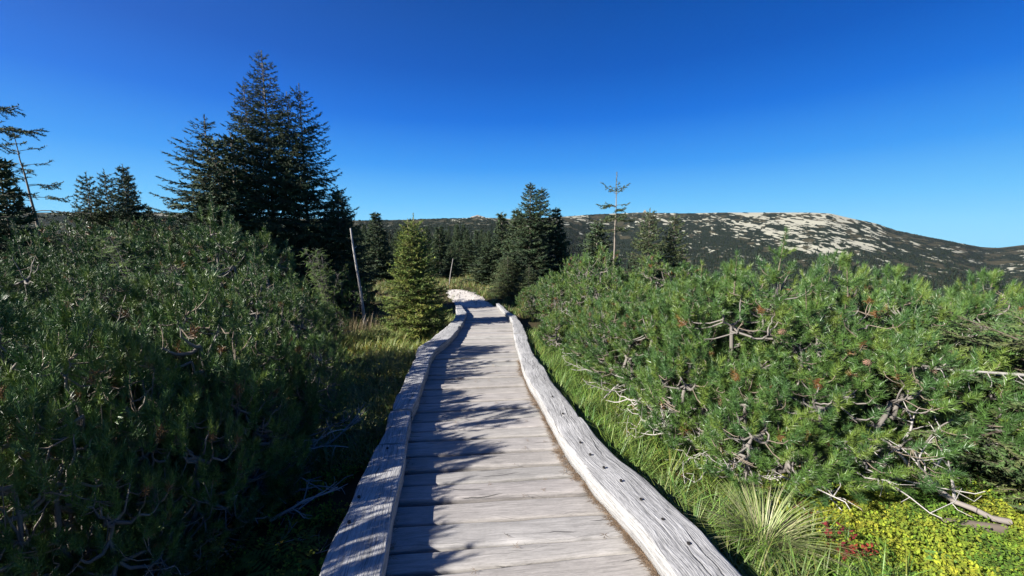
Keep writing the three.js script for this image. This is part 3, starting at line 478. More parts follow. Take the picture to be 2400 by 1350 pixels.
// ---------------------------------------------------------------- the kinds of plants, each built once
const KIND = {
  pine_tall: makePine({ seed: 1, h: 2.0, r: 1.15, K: 7, tips: [70, 170, 470], leader: 0.42 }, 12),
  pine_broad: makePine({ seed: 2, h: 1.75, r: 1.4, K: 9, tips: [80, 190, 540], leader: 0.22 }, 12),
  pine_round: makePine({ seed: 3, h: 1.5, r: 1.1, K: 7, tips: [60, 140, 400], leader: 0.15 }, 10),
  pine_spire: makePine({ seed: 4, h: 2.5, r: 0.95, K: 7, tips: [70, 150, 400], leader: 0.32, brown: 0.07 }, 6),
  pine_low: makePine({ seed: 5, h: 0.95, r: 0.85, K: 6, tips: [45, 90, 260], leader: 0.06, dead: 44 }, 5),
  pine_high: makePine({ seed: 7, h: 2.3, r: 1.0, K: 8, tips: [80, 180, 480], leader: 0.38 }, 8),
  pine_mid: makePine({ seed: 6, h: 2.1, r: 1.5, K: 8, tips: [50, 180, 560], nl: 0.06, nw: 0.0045, nn: [42, 24], leader: 0.2, dead: 16 }, 0),
  spruce_great: makeSpruce({ seed: 21, h: 9.0, rmax: 2.3, whorl: 0.25, per: 8, npm: 115, nl: 0.052, nw: 0.0085, twigs: 0.065, y0: 0.5, shape: 0.72, leader: 0.35, forks: [[0.75, 0.2, 7.7, 4.0, 1.2], [-0.5, 0.3, 7.9, 4.4, 1.1]] }),
  spruce_flagged: makeSpruce({ seed: 22, h: 6.6, rmax: 1.75, whorl: 0.25, per: 8, npm: 115, nl: 0.052, nw: 0.0085, twigs: 0.065, y0: 0.4, shape: 0.8, flag: 0.42, flagAz: -Math.PI / 2, leader: 0.4 }),
  spruce_twin: makeSpruce({ seed: 23, h: 6.2, rmax: 1.35, whorl: 0.22, per: 9, npm: 70, nl: 0.085, nw: 0.017, twigs: 0.07, y0: 0.2, shape: 0.75, leader: 0.35, forks: [[0.42, 0.1, 5.9, 3.6, 0.7]], cols: SPRUCE }),
  spruce_slim: makeSpruce({ seed: 24, h: 5, rmax: 0.75, whorl: 0.34, per: 7, npm: 120, nl: 0.05, nw: 0.01, twigs: 0.05, y0: 3.2, shape: 0.7, leader: 0.85, bare: 0.12, trunkR: 0.009, cols: OLIVE, deadLow: 8 }),
  spruce_young: makeSpruce({ seed: 25, h: 3.3, rmax: 1.05, whorl: 0.15, per: 10, npm: 130, nl: 0.045, nw: 0.009, twigs: 0.045, y0: 0.12, shape: 0.8, leader: 0.45, droop: 0.7, cols: YOUNG, forks: [[-0.14, 0.05, 3.15, 1.6, 0.5]], deadLow: 0 }),
  spruce_sparse: makeSpruce({ seed: 26, h: 5.2, rmax: 1.0, whorl: 0.42, per: 5, npm: 110, nl: 0.05, nw: 0.009, twigs: 0.06, y0: 1.6, shape: 0.55, leader: 0.12, flag: 0.5, flagAz: Math.PI / 2, bare: 0.2, deadLow: 12, droop: 1.7, lean: [-0.06, 0] }),
  spruce_olive: makeSpruce({ seed: 27, h: 4.5, rmax: 1.2, whorl: 0.22, per: 9, npm: 70, nl: 0.07, nw: 0.014, twigs: 0.065, y0: 0.2, shape: 0.7, leader: 0.35, cols: OLIVE }),
  spruce_dark: makeSpruce({ seed: 28, h: 5, rmax: 1.25, whorl: 0.24, per: 8, npm: 34, nl: 0.15, nw: 0.03, twigs: 0.08, y0: 0.2, shape: 0.8, leader: 0.4, cols: SPRUCE, deadLow: 3 }),
  spruce_narrow: makeSpruce({ seed: 29, h: 6, rmax: 1.15, whorl: 0.26, per: 8, npm: 34, nl: 0.15, nw: 0.03, twigs: 0.08, y0: 0.2, shape: 0.9, leader: 0.45, cols: SPRUCE, deadLow: 4 }),
  spruce_bough: makeSpruce({ seed: 31, h: 7.4, rmax: 1.1, whorl: 0.4, per: 5, npm: 80, nl: 0.05, nw: 0.01, twigs: 0.06, y0: 0.5, shape: 0.7, leader: 0.3, extra: [[5.1, 1.57, 1.6, 0.05], [5.5, 1.5, 1.25, 0.1]] }),
  spruce_spread: makeSpruce({ seed: 30, h: 1.7, rmax: 1.5, whorl: 0.13, per: 8, npm: 200, nl: 0.03, nw: 0.0062, twigs: 0.04, y0: 0.25, shape: 0.35, leader: 0.15, droop: 0.8, cols: [[0.055, 0.088, 0.023], [0.047, 0.078, 0.023], [0.07, 0.098, 0.026]], deadLow: 22, trunkR: 0.02 }),
};
const used = new Set();
function fit(kind, x, z, top, wide) {                                // the built bush nearest in size, so that needles keep their length
  if (!['pine_tall', 'pine_broad', 'pine_round', 'pine_low', 'pine_high'].includes(kind)) return kind;
  const h = top - ground(x, z); let best = kind, e = 1e9;
  for (const k of ['pine_tall', 'pine_broad', 'pine_round', 'pine_low', 'pine_high']) { const [a, b] = KIND[k].userData.size, q = Math.abs(Math.log(h / a)) + 0.6 * Math.abs(Math.log(wide / b)) + (k === kind ? -0.08 : 0); if (q < e) { e = q; best = k; } }
  return best;
}
// [kind, name, x, z, y of the tip, half width, turn, label, group]
const PLANTS = [
  ['pine_round','dwarf_pine',-2.39,-2.75,1.44,0.95,0.84,'dwarf pine leaning out over shaded dead twigs left of the boardwalk','dwarf pines left of the boardwalk'],
  ['pine_low','dwarf_pine',-2.39,-1.95,1.32,0.72,1.42,'dwarf pine with a pointed tip nearest the lower left corner','dwarf pines left of the boardwalk'],
  ['pine_low','dwarf_pine',-2.28,-2.15,1.16,0.62,6.06,'low dwarf pine tuft between two taller ones at far left foreground','dwarf pines left of the boardwalk'],
  ['pine_broad','dwarf_pine',-3.45,-2.30,1.40,1.00,6.02,'dwarf pine cut off by the lower left edge','dwarf pines left of the boardwalk'],
  ['pine_spire','dwarf_pine',-4.05,-5.40,2.23,0.95,3.44,'tall spire-like dwarf pine with orange old needles before the great spruce','dwarf pines left of the boardwalk'],
  ['pine_tall','dwarf_pine',-3.11,-4.60,1.63,0.90,2.06,'bright dwarf pine in front of the great spruces lower left side','dwarf pines left of the boardwalk'],
  ['pine_broad','dwarf_pine',-4.06,-4.20,1.27,1.15,0.24,'broad dwarf pine under the tall spire-like one, left half','dwarf pines left of the boardwalk'],
  ['pine_tall','dwarf_pine',-6.31,-5.00,1.86,1.20,3.12,'yellowish dwarf pine below the windblown spruce at far left','dwarf pines left of the boardwalk'],
  ['pine_round','dwarf_pine',-4.14,-3.70,1.40,0.95,0.27,'dark rounded dwarf pine below the far left yellowish one','dwarf pines left of the boardwalk'],
  ['pine_round','dwarf_pine',-2.33,-3.70,0.90,0.72,2.99,'shaded dwarf pine above the bare twigs beside the left grass','dwarf pines left of the boardwalk'],
  ['pine_tall','dwarf_pine',-3.75,-6.60,0.94,0.85,2.03,'dark dwarf pine at the foot of the great spruce','dwarf pines left of the boardwalk'],
  ['pine_mid','dwarf_pine',-5.59,-12.60,0.74,1.10,5.11,'shadowed dwarf pine just left of the bleached dead pole','dwarf pines left of the boardwalk'],
  ['pine_mid','dwarf_pine',-8.91,-8.60,2.13,1.70,1.25,'dwarf pine under the three-topped spruce group, left','dwarf pines left of the boardwalk'],
  ['pine_mid','dwarf_pine',-8.73,-7.40,2.00,1.50,2.64,'dwarf pine behind the far left yellowish one','dwarf pines left of the boardwalk'],
  ['pine_mid','dwarf_pine',-8.19,-9.40,2.31,1.60,2.54,'far dwarf pine on the skyline left of the great spruce','dwarf pines left of the boardwalk'],
  ['pine_mid','dwarf_pine',-9.01,-6.50,1.60,1.50,4.46,'dwarf pine at the left picture edge under the dark spruce','dwarf pines left of the boardwalk'],
  ['pine_mid','dwarf_pine',-4.53,-8.60,0.36,0.90,0.19,'dark dwarf pine between great spruce and grass clearing','dwarf pines left of the boardwalk'],
  ['pine_broad','dwarf_pine',-2.38,-2.90,0.81,0.80,3.23,'low shaded dwarf pine behind the dead branches at lower left','dwarf pines left of the boardwalk'],
  ['pine_low','dwarf_pine',-2.22,-1.55,1.00,0.55,0.28,'dark pine twigs filling the lowest left corner','dwarf pines left of the boardwalk'],
  ['pine_round','dwarf_pine',-2.53,-0.95,1.38,0.70,3.04,'dwarf pine just outside the lower left edge, shading the kerb','dwarf pines left of the boardwalk'],
  ['pine_mid','dwarf_pine',-12.10,-11.00,2.41,1.90,3.25,'far dwarf pine below the leftmost top of the spruce group','dwarf pines left of the boardwalk'],
  ['pine_mid','dwarf_pine',-10.91,-11.50,2.35,1.90,2.53,'far dwarf pine under the tiny lone skyline spruce','dwarf pines left of the boardwalk'],
  ['pine_mid','dwarf_pine',-12.43,-10.00,2.25,1.80,3.65,'far dwarf pine behind the windblown spruce trunk','dwarf pines left of the boardwalk'],
  ['pine_tall','dwarf_pine',2.38,-3.55,1.71,1.10,0.40,'tallest dwarf pine right of the boardwalk with pointed top and brown cones','dwarf pines right of the boardwalk'],
  ['pine_tall','dwarf_pine',3.46,-4.00,1.52,0.95,1.60,'dwarf pine just right of the tallest one with a dark stem below its tip','dwarf pines right of the boardwalk'],
  ['pine_round','dwarf_pine',2.43,-4.40,1.41,1.00,0.19,'dwarf pine just left of the tallest one','dwarf pines right of the boardwalk'],
  ['pine_broad','dwarf_pine',1.86,-4.40,1.17,1.05,0.68,'broad dwarf pine between the slim spruces and the kerb','dwarf pines right of the boardwalk'],
  ['pine_round','dwarf_pine',1.62,-5.20,1.08,0.90,0.47,'dwarf pine left of the broad one above the kerb bend','dwarf pines right of the boardwalk'],
  ['pine_low','dwarf_pine',1.71,-3.45,0.98,0.80,3.39,'low dwarf pine skirt with orange needles above the long grass','dwarf pines right of the boardwalk'],
  ['pine_round','dwarf_pine',2.53,-3.05,1.16,0.95,2.49,'front dwarf pine with twisted grey stems above the yellow bilberry','dwarf pines right of the boardwalk'],
  ['pine_low','dwarf_pine',1.86,-2.85,0.66,0.75,3.55,'low dwarf pine branch mat over the bilberry, below the tallest pine','dwarf pines right of the boardwalk'],
  ['pine_tall','dwarf_pine',4.40,-4.30,1.36,1.00,1.89,'dwarf pine under the falling mountain ridge, right','dwarf pines right of the boardwalk'],
  ['pine_broad','dwarf_pine',5.30,-4.60,1.14,1.20,4.40,'broad dwarf pine between two taller ones near the right edge','dwarf pines right of the boardwalk'],
  ['pine_tall','dwarf_pine',5.49,-4.30,1.31,0.95,1.76,'dwarf pine with an upright top at the right picture edge','dwarf pines right of the boardwalk'],
  ['pine_round','dwarf_pine',3.40,-3.20,0.94,0.85,0.75,'front dwarf pine beside the pale dead branch, right','dwarf pines right of the boardwalk'],
  ['pine_low','dwarf_pine',2.89,-2.95,0.45,0.60,5.82,'low dwarf pine above the fallen dead branch, right foreground','dwarf pines right of the boardwalk'],
  ['pine_mid','dwarf_pine',1.94,-8.00,1.58,1.20,3.38,'dwarf pine at the foot of the slender long-tipped spruce','dwarf pines right of the boardwalk'],
  ['pine_mid','dwarf_pine',1.54,-9.60,1.28,1.10,1.32,'dwarf pine right of the twin-topped spruce','dwarf pines right of the boardwalk'],
  ['pine_mid','dwarf_pine',2.78,-7.40,1.40,1.30,1.24,'dwarf pine under the two olive spruces','dwarf pines right of the boardwalk'],
  ['pine_tall','dwarf_pine',1.61,-6.00,0.73,0.75,0.91,'dwarf pine standing close to the right kerb midway along','dwarf pines right of the boardwalk'],
  ['pine_mid','dwarf_pine',1.05,-12.60,0.49,0.90,0.12,'dwarf pine beside the far end of the right kerb','dwarf pines right of the boardwalk'],
  ['pine_round','dwarf_pine',1.15,-7.30,0.30,0.70,5.87,'small dwarf pine by the right kerb with a crooked pale stem','dwarf pines right of the boardwalk'],
  ['pine_mid','dwarf_pine',4.27,-8.00,0.89,1.50,5.41,'dwarf pine behind the tallest one, its left side','dwarf pines right of the boardwalk'],
  ['pine_mid','dwarf_pine',6.15,-8.00,0.76,1.60,6.06,'dwarf pine behind the tallest one, its right side','dwarf pines right of the boardwalk'],
  ['pine_mid','dwarf_pine',8.35,-8.50,0.61,1.60,0.40,'dwarf pine at the brink of the valley, right half','dwarf pines right of the boardwalk'],
  ['pine_mid','dwarf_pine',9.75,-8.00,0.53,1.60,0.17,'dwarf pine at the brink of the valley near the right edge','dwarf pines right of the boardwalk'],
  ['spruce_spread','spruce_bush',4.00,-2.75,0.86,1.50,0.60,'spreading spruce bush with bare grey boughs at the right edge'],
  ['spruce_great','spruce_tree',-7.86,-12.90,7.46,2.15,0.20,'tallest spruce of all, dense and dark, left of the boardwalk'],
  ['spruce_flagged','spruce_tree',-7.12,-13.60,6.75,2.00,2.60,'spruce leaning against the right side of the tallest one'],
  ['spruce_flagged','spruce_tree',-9.31,-12.20,5.33,2.20,0.00,'spruce with long boughs swept left beside the tallest one'],
  ['spruce_twin','spruce_tree',-5.94,-13.40,3.33,1.35,5.39,'shorter dark spruce at right foot of the tallest one'],
  ['spruce_twin','spruce_tree',-8.28,-11.80,4.71,1.90,4.80,'spruce filling the front of the tallest one'],
  ['spruce_sparse','spruce_tree',-11.49,-9.50,4.08,1.00,0.00,'sparse windblown spruce with bare trunk at far left'],
  ['spruce_narrow','spruce_tree',-11.36,-8.80,3.40,1.00,0.74,'dark spruce cut by the left picture edge'],
  ['spruce_olive','spruce_tree',-15.61,-14.50,4.02,1.15,0.20,'leftmost top of the three-topped spruce group'],
  ['spruce_olive','spruce_tree',-15.64,-15.20,4.23,1.05,3.91,'middle top of the three-topped spruce group'],
  ['spruce_twin','spruce_tree',-14.52,-14.80,4.36,1.15,2.35,'rightmost and highest top of the three-topped spruce group'],
  ['spruce_bough','spruce_tree',-11.18,-8.20,5.94,1.10,0.00,'spruce outside the left edge with one bough reaching in'],
  ['spruce_dark','spruce_tree',-37.12,-40.00,4.97,1.50,4.13,'tiny lone spruce on the skyline left of the great spruce'],
  ['spruce_young','young_spruce',-2.58,-10.20,2.26,1.10,0.30,'bright yellow-green young spruce with two leaders beside the left kerb'],
  ['spruce_twin','spruce_tree',0.91,-19.50,4.36,1.75,0.00,'twin-topped dark spruce right of the path'],
  ['spruce_narrow','spruce_tree',-0.65,-25.00,3.28,1.50,1.60,'narrow spruce behind the path, left of the twin-topped one'],
  ['spruce_dark','spruce_tree',0.28,-21.50,3.27,1.40,6.18,'spruce close against the left side of the twin-topped one'],
  ['spruce_dark','spruce_tree',2.30,-20.50,3.26,1.30,2.30,'spruce close against the right side of the twin-topped one'],
  ['spruce_olive','spruce_tree',-0.20,-18.50,0.79,1.30,1.20,'low olive spruce overhanging the right side of the path'],
  ['spruce_dark','spruce_tree',-1.59,-24.00,1.21,1.50,4.70,'rounded spruce where the path bends away'],
  ['spruce_olive','spruce_tree',0.73,-16.50,0.42,1.00,1.28,'dark low spruce at the end of the right kerb'],
  ['spruce_slim','spruce_tree',3.23,-12.20,3.64,0.75,0.26,'slender spruce with a very long bare leader and pale trunk'],
  ['spruce_olive','spruce_tree',4.09,-11.60,2.50,1.00,3.87,'left one of two olive spruces before the mountain'],
  ['spruce_olive','spruce_tree',5.00,-12.00,2.38,0.90,3.59,'right one of two olive spruces before the mountain'],
  ['spruce_dark','spruce_tree',2.84,-13.00,2.16,1.20,3.11,'low spruce behind the slender long-tipped one'],
  ['spruce_narrow','spruce_tree',-9.42,-27.00,3.44,1.70,3.03,'pointed spruce rising above the wood beside the great spruce'],
  ['spruce_narrow','spruce_tree',-14.32,-77.18,1.90,1.86,0.94,'one of the dark spruces in the wood beyond the path','spruces in the wood beyond the path'],
  ['spruce_dark','spruce_tree',-12.94,-89.64,5.08,1.53,0.12,'one of the dark spruces in the wood beyond the path','spruces in the wood beyond the path'],
  ['spruce_narrow','spruce_tree',-5.28,-70.78,1.54,1.28,3.79,'one of the dark spruces in the wood beyond the path','spruces in the wood beyond the path'],
  ['spruce_dark','spruce_tree',-10.26,-43.01,2.26,1.60,6.27,'one of the dark spruces in the wood beyond the path','spruces in the wood beyond the path'],
  ['spruce_narrow','spruce_tree',-16.20,-40.95,2.72,1.84,2.37,'one of the dark spruces in the wood beyond the path','spruces in the wood beyond the path'],
  ['spruce_dark','spruce_tree',-5.04,-37.01,1.42,1.30,3.85,'one of the dark spruces in the wood beyond the path','spruces in the wood beyond the path'],
  ['spruce_narrow','spruce_tree',-6.49,-34.74,2.69,1.81,0.28,'one of the dark spruces in the wood beyond the path','spruces in the wood beyond the path'],
  ['spruce_dark','spruce_tree',-13.45,-40.87,1.41,1.81,3.24,'one of the dark spruces in the wood beyond the path','spruces in the wood beyond the path'],
  ['spruce_narrow','spruce_tree',-27.76,-92.34,3.04,1.67,3.72,'one of the dark spruces in the wood beyond the path','spruces in the wood beyond the path'],
  ['spruce_dark','spruce_tree',-30.02,-90.93,2.39,1.88,0.64,'one of the dark spruces in the wood beyond the path','spruces in the wood beyond the path'],
  ['spruce_narrow','spruce_tree',-4.27,-46.62,2.71,1.32,1.91,'one of the dark spruces in the wood beyond the path','spruces in the wood beyond the path'],
  ['spruce_dark','spruce_tree',-10.68,-30.49,2.14,1.62,1.29,'one of the dark spruces in the wood beyond the path','spruces in the wood beyond the path'],
  ['spruce_narrow','spruce_tree',-29.04,-72.78,3.41,1.42,0.76,'one of the dark spruces in the wood beyond the path','spruces in the wood beyond the path'],
  ['spruce_dark','spruce_tree',-6.95,-59.17,3.13,1.54,2.54,'one of the dark spruces in the wood beyond the path','spruces in the wood beyond the path'],
  ['spruce_narrow','spruce_tree',-4.72,-29.93,1.21,1.22,1.03,'one of the dark spruces in the wood beyond the path','spruces in the wood beyond the path'],
  ['spruce_dark','spruce_tree',-11.88,-84.30,4.92,1.75,2.79,'one of the dark spruces in the wood beyond the path','spruces in the wood beyond the path'],
  ['spruce_narrow','spruce_tree',-18.01,-65.92,4.22,1.23,4.35,'one of the dark spruces in the wood beyond the path','spruces in the wood beyond the path'],
  ['spruce_dark','spruce_tree',-31.01,-91.91,4.47,1.73,1.19,'one of the dark spruces in the wood beyond the path','spruces in the wood beyond the path'],
  ['spruce_narrow','spruce_tree',-7.20,-91.00,3.83,1.45,4.97,'one of the dark spruces in the wood beyond the path','spruces in the wood beyond the path'],
  ['spruce_dark','spruce_tree',-17.39,-79.52,4.40,1.72,3.96,'one of the dark spruces in the wood beyond the path','spruces in the wood beyond the path'],
  ['spruce_narrow','spruce_tree',-10.63,-85.32,4.88,1.86,1.24,'one of the dark spruces in the wood beyond the path','spruces in the wood beyond the path'],
  ['spruce_dark','spruce_tree',-18.28,-49.51,2.21,1.84,0.90,'one of the dark spruces in the wood beyond the path','spruces in the wood beyond the path'],
  ['spruce_narrow','spruce_tree',-25.41,-89.77,2.98,1.42,4.55,'one of the dark spruces in the wood beyond the path','spruces in the wood beyond the path'],
  ['spruce_dark','spruce_tree',-11.12,-38.25,2.67,1.30,2.86,'one of the dark spruces in the wood beyond the path','spruces in the wood beyond the path'],
  ['spruce_narrow','spruce_tree',-15.35,-94.77,4.71,1.23,3.33,'one of the dark spruces in the wood beyond the path','spruces in the wood beyond the path'],
  ['spruce_dark','spruce_tree',-3.73,-62.81,2.96,1.37,3.85,'one of the dark spruces in the wood beyond the path','spruces in the wood beyond the path'],
  ['spruce_narrow','spruce_tree',-16.20,-83.01,3.21,1.50,2.55,'one of the dark spruces in the wood beyond the path','spruces in the wood beyond the path'],
  ['spruce_dark','spruce_tree',-33.92,-89.21,5.05,1.55,4.41,'one of the dark spruces in the wood beyond the path','spruces in the wood beyond the path'],
  ['spruce_narrow','spruce_tree',-3.89,-35.01,1.53,1.86,4.69,'one of the dark spruces in the wood beyond the path','spruces in the wood beyond the path'],
  ['spruce_dark','spruce_tree',-14.64,-80.37,4.44,1.50,0.78,'one of the dark spruces in the wood beyond the path','spruces in the wood beyond the path'],
  ['spruce_narrow','spruce_tree',-29.37,-84.29,3.86,1.52,3.22,'one of the dark spruces in the wood beyond the path','spruces in the wood beyond the path'],
  ['spruce_dark','spruce_tree',-4.69,-84.81,1.23,1.52,3.83,'one of the dark spruces in the wood beyond the path','spruces in the wood beyond the path'],
  ['spruce_narrow','spruce_tree',-17.69,-76.34,3.00,1.40,4.40,'one of the dark spruces in the wood beyond the path','spruces in the wood beyond the path'],
  ['spruce_dark','spruce_tree',-9.43,-36.11,2.12,1.89,1.59,'one of the dark spruces in the wood beyond the path','spruces in the wood beyond the path'],
  ['spruce_narrow','spruce_tree',-4.76,-69.26,2.81,1.44,4.40,'one of the dark spruces in the wood beyond the path','spruces in the wood beyond the path'],
  ['spruce_dark','spruce_tree',-16.59,-44.79,1.80,1.81,2.05,'one of the dark spruces in the wood beyond the path','spruces in the wood beyond the path'],
  ['spruce_narrow','spruce_tree',-22.15,-80.24,1.99,1.69,2.49,'one of the dark spruces in the wood beyond the path','spruces in the wood beyond the path'],
  ['spruce_dark','spruce_tree',-13.40,-78.42,3.45,1.69,6.27,'one of the dark spruces in the wood beyond the path','spruces in the wood beyond the path'],
  ['spruce_narrow','spruce_tree',-18.09,-59.51,1.90,1.68,6.11,'one of the dark spruces in the wood beyond the path','spruces in the wood beyond the path'],
  ['spruce_dark','spruce_tree',-27.30,-91.24,2.57,1.61,0.27,'one of the dark spruces in the wood beyond the path','spruces in the wood beyond the path'],
  ['spruce_narrow','spruce_tree',-25.24,-63.74,3.43,1.67,3.24,'one of the dark spruces in the wood beyond the path','spruces in the wood beyond the path'],
  ['spruce_dark','spruce_tree',-19.82,-82.35,2.48,1.76,3.59,'one of the dark spruces in the wood beyond the path','spruces in the wood beyond the path'],
  ['spruce_narrow','spruce_tree',-19.77,-70.44,2.06,1.78,5.49,'one of the dark spruces in the wood beyond the path','spruces in the wood beyond the path'],
  ['spruce_dark','spruce_tree',-23.58,-84.16,1.64,1.68,5.80,'one of the dark spruces in the wood beyond the path','spruces in the wood beyond the path'],
  ['spruce_narrow','spruce_tree',84.26,-68.17,-7.20,1.57,5.62,'one of the spruces on the slope falling to the valley, right','spruces on the valley slope'],
  ['spruce_dark','spruce_tree',19.74,-63.14,-6.88,1.53,1.36,'one of the spruces on the slope falling to the valley, right','spruces on the valley slope'],
  ['spruce_narrow','spruce_tree',53.11,-58.23,-6.32,1.32,2.24,'one of the spruces on the slope falling to the valley, right','spruces on the valley slope'],
  ['spruce_dark','spruce_tree',53.10,-52.40,-5.42,1.49,1.86,'one of the spruces on the slope falling to the valley, right','spruces on the valley slope'],
  ['spruce_narrow','spruce_tree',50.48,-60.54,-6.05,1.70,3.63,'one of the spruces on the slope falling to the valley, right','spruces on the valley slope'],
  ['spruce_dark','spruce_tree',5.34,-34.72,-1.54,1.66,5.28,'one of the spruces on the slope falling to the valley, right','spruces on the valley slope'],
  ['spruce_narrow','spruce_tree',21.13,-56.81,-4.76,1.23,1.56,'one of the spruces on the slope falling to the valley, right','spruces on the valley slope'],
  ['spruce_dark','spruce_tree',24.61,-37.50,-1.23,1.29,3.55,'one of the spruces on the slope falling to the valley, right','spruces on the valley slope'],
  ['spruce_narrow','spruce_tree',17.17,-35.62,-1.29,1.22,2.60,'one of the spruces on the slope falling to the valley, right','spruces on the valley slope'],
  ['spruce_dark','spruce_tree',28.70,-43.97,-3.63,1.61,4.50,'one of the spruces on the slope falling to the valley, right','spruces on the valley slope'],
  ['spruce_narrow','spruce_tree',25.77,-65.93,-2.58,1.48,3.49,'one of the spruces on the slope falling to the valley, right','spruces on the valley slope'],
  ['spruce_dark','spruce_tree',19.78,-45.22,-1.73,1.78,0.30,'one of the spruces on the slope falling to the valley, right','spruces on the valley slope'],
];
for (const [kind, name, x, z, top, wide, turn, label, group] of PLANTS) {
  const src = KIND[fit(kind, x, z, top, wide)], [h0, r0] = src.userData.size, o = used.has(src) ? src.clone() : src; used.add(src);
  const y = ground(x, z), h = top - y;
  o.userData = {}; src.userData.size = [h0, r0];
  o.name = numbered(name); o.position.set(x, y, z); o.rotation.set(0, turn, 0);
  const sx = wide ? wide / r0 : h / h0; o.scale.set(sx, h / h0, sx);
  tag(o, label, name.includes('pine') ? 'pine' : 'spruce', group); scene.add(o);
}
for (const k in KIND) delete KIND[k].userData.size;
console.log('plants', PLANTS.length);

// ---------------------------------------------------------------- dead wood, snags, rowans, ferns
function deadWood(name, label, category, build) { const w = new Wood(); build(w); const m = new THREE.Mesh(w.build(), M.bark); m.name = numbered(name); scene.add(tag(m, label, category)); return shade(m); }
function twigTree(w, R, p, dir, len, r, depth, col) {
  const pts = [p.clone()]; const d = dir.clone(); let q = p.clone();
  for (let i = 0; i < 6; i++) { d.add(V((R() - 0.5) * 0.5, (R() - 0.5) * 0.4, (R() - 0.5) * 0.5)).normalize(); q = q.clone().addScaledVector(d, len / 6); pts.push(q); }
  w.tube(pts, r, r * 0.4, depth > 1 ? 5 : 3, col, 0.2, R);
  if (depth > 0) for (let k = 0; k < 3 + depth; k++) { const i = 2 + ((R() * 4) | 0), dd = d.clone().add(V((R() - 0.5) * 2.2, (R() - 0.4) * 1.2, (R() - 0.5) * 2.2)).normalize(); twigTree(w, R, pts[i], dd, len * lerp(0.3, 0.55, R()), r * 0.45, depth - 1, col); }
}
deadWood('dead_pole', 'tall bleached dead pole standing left of the young spruce', 'dead trunk', (w) => { const R = rng(61), b = ground(-4.6, -11.7), pts = []; for (let i = 0; i <= 10; i++) { const t = i / 10; pts.push(V(lerp(-4.56, -4.83, t) + Math.sin(t * 5) * 0.03, lerp(b - 0.1, 1.92, t), -11.7 + Math.sin(t * 4) * 0.03)); } w.tube(pts, 0.048, 0.024, 8, [0.28, 0.265, 0.255], 0.12, R); for (let k = 0; k < 3; k++) { const p = pts[4 + k * 2]; w.tube([p, p.clone().add(V((R() - 0.5) * 0.2, 0.07, (R() - 0.5) * 0.2))], 0.014, 0.008, 5, [0.36, 0.34, 0.33], 0.1, R); } });
deadWood('dead_pole', 'small pale dead pole by the path bend in the distance', 'dead trunk', (w) => { const R = rng(62), b = ground(-3.9, -24); w.tube([V(-3.95, b - 0.1, -24), V(-3.85, b + 0.7, -24), V(-3.67, 0.39, -24)], 0.035, 0.022, 6, [0.28, 0.265, 0.25], 0.1, R); });
deadWood('dead_branch', 'long fallen dead branch with bare forks above bilberry, right foreground', 'branch', (w) => { const R = rng(63), g = ground(3.45, -2.55), pts = bez(V(3.16, g + 0.07, -2.24), V(2.78, g + 0.13, -2.36), V(2.66, g + 0.52, -2.7), 9); pts.forEach((p) => { p.x += (R() - 0.5) * 0.02; p.y += (R() - 0.5) * 0.02; }); w.tube(pts, 0.02, 0.01, 7, [0.2, 0.175, 0.155], 0.15, R); for (const [i, dx, dy, dz, l] of [[4, -0.5, 0.3, 0.1, 0.5], [4, -0.7, 0.1, -0.3, 0.55], [5, 0.5, 0.6, 0.2, 0.35], [6, -0.6, 0.5, 0.2, 0.4], [7, 0.4, 0.4, -0.3, 0.4], [3, 0.1, 0.9, -0.1, 0.3]]) twigTree(w, R, pts[i], V(dx, dy, dz).normalize(), l, 0.011, 1, PALE); });
deadWood('dead_log', 'short rotten brown log lying behind the fallen dead branch', 'log', (w) => { const R = rng(64), y = ground(3.4, -2.5); w.tube([V(2.74, y + 0.05, -2.26), V(2.85, y + 0.055, -2.24), V(2.96, y + 0.045, -2.235), V(3.1, y + 0.05, -2.2)], 0.036, 0.03, 8, [0.11, 0.088, 0.07], 0.25, R); });
deadWood('dead_bough', 'long bare grey bough reaching in from the right edge', 'branch', (w) => { const R = rng(65), pts = bez(V(3.95, 0.62, -2.6), V(3.5, 0.66, -2.62), V(3.02, 0.66, -2.72), 10); w.tube(pts, 0.017, 0.005, 6, PALE, 0.15, R); for (let i = 1; i < 10; i++) for (const s of [-1, 1]) twigTree(w, R, pts[i], V(-0.55, -0.1 - R() * 0.5, s * 0.7).normalize(), lerp(0.3, 0.12, i / 10), 0.005, 0, PALE); });
for (const [lab, sd, x, z, dx, dy, dz, l] of [
  ['crooked bare branch curving over the dark gap left of the kerb', 71, -1.75, -2.55, 0.8, 0.2, -0.2, 0.5],
  ['pale bare branch lying lowest at left foreground', 72, -2.35, -2.45, 0.9, 0.06, 0.25, 0.95],
  ['forked dead branch under the leaning dwarf pine, left', 73, -2.2, -3.1, 0.7, 0.2, 0.1, 0.6],
  ['bare grey twigs beside the lower left corner', 74, -2.75, -2.3, 0.3, 0.3, 0.4, 0.6],
  ['dry twig tangle between the left pines and the shaded kerb', 75, -2.0, -3.6, 0.8, 0.1, 0.2, 0.5],
  ['dead branch fork hanging in the shade at left centre', 76, -2.7, -3.9, 0.7, 0.1, 0.3, 0.7],
]) deadWood('dead_branch', lab, 'branch', (w) => { const R = rng(sd), p = V(x, ground(x, z) + 0.08, z); twigTree(w, R, p, V(dx, dy, dz).normalize(), l, 0.014, 2, [0.36, 0.335, 0.315]); });
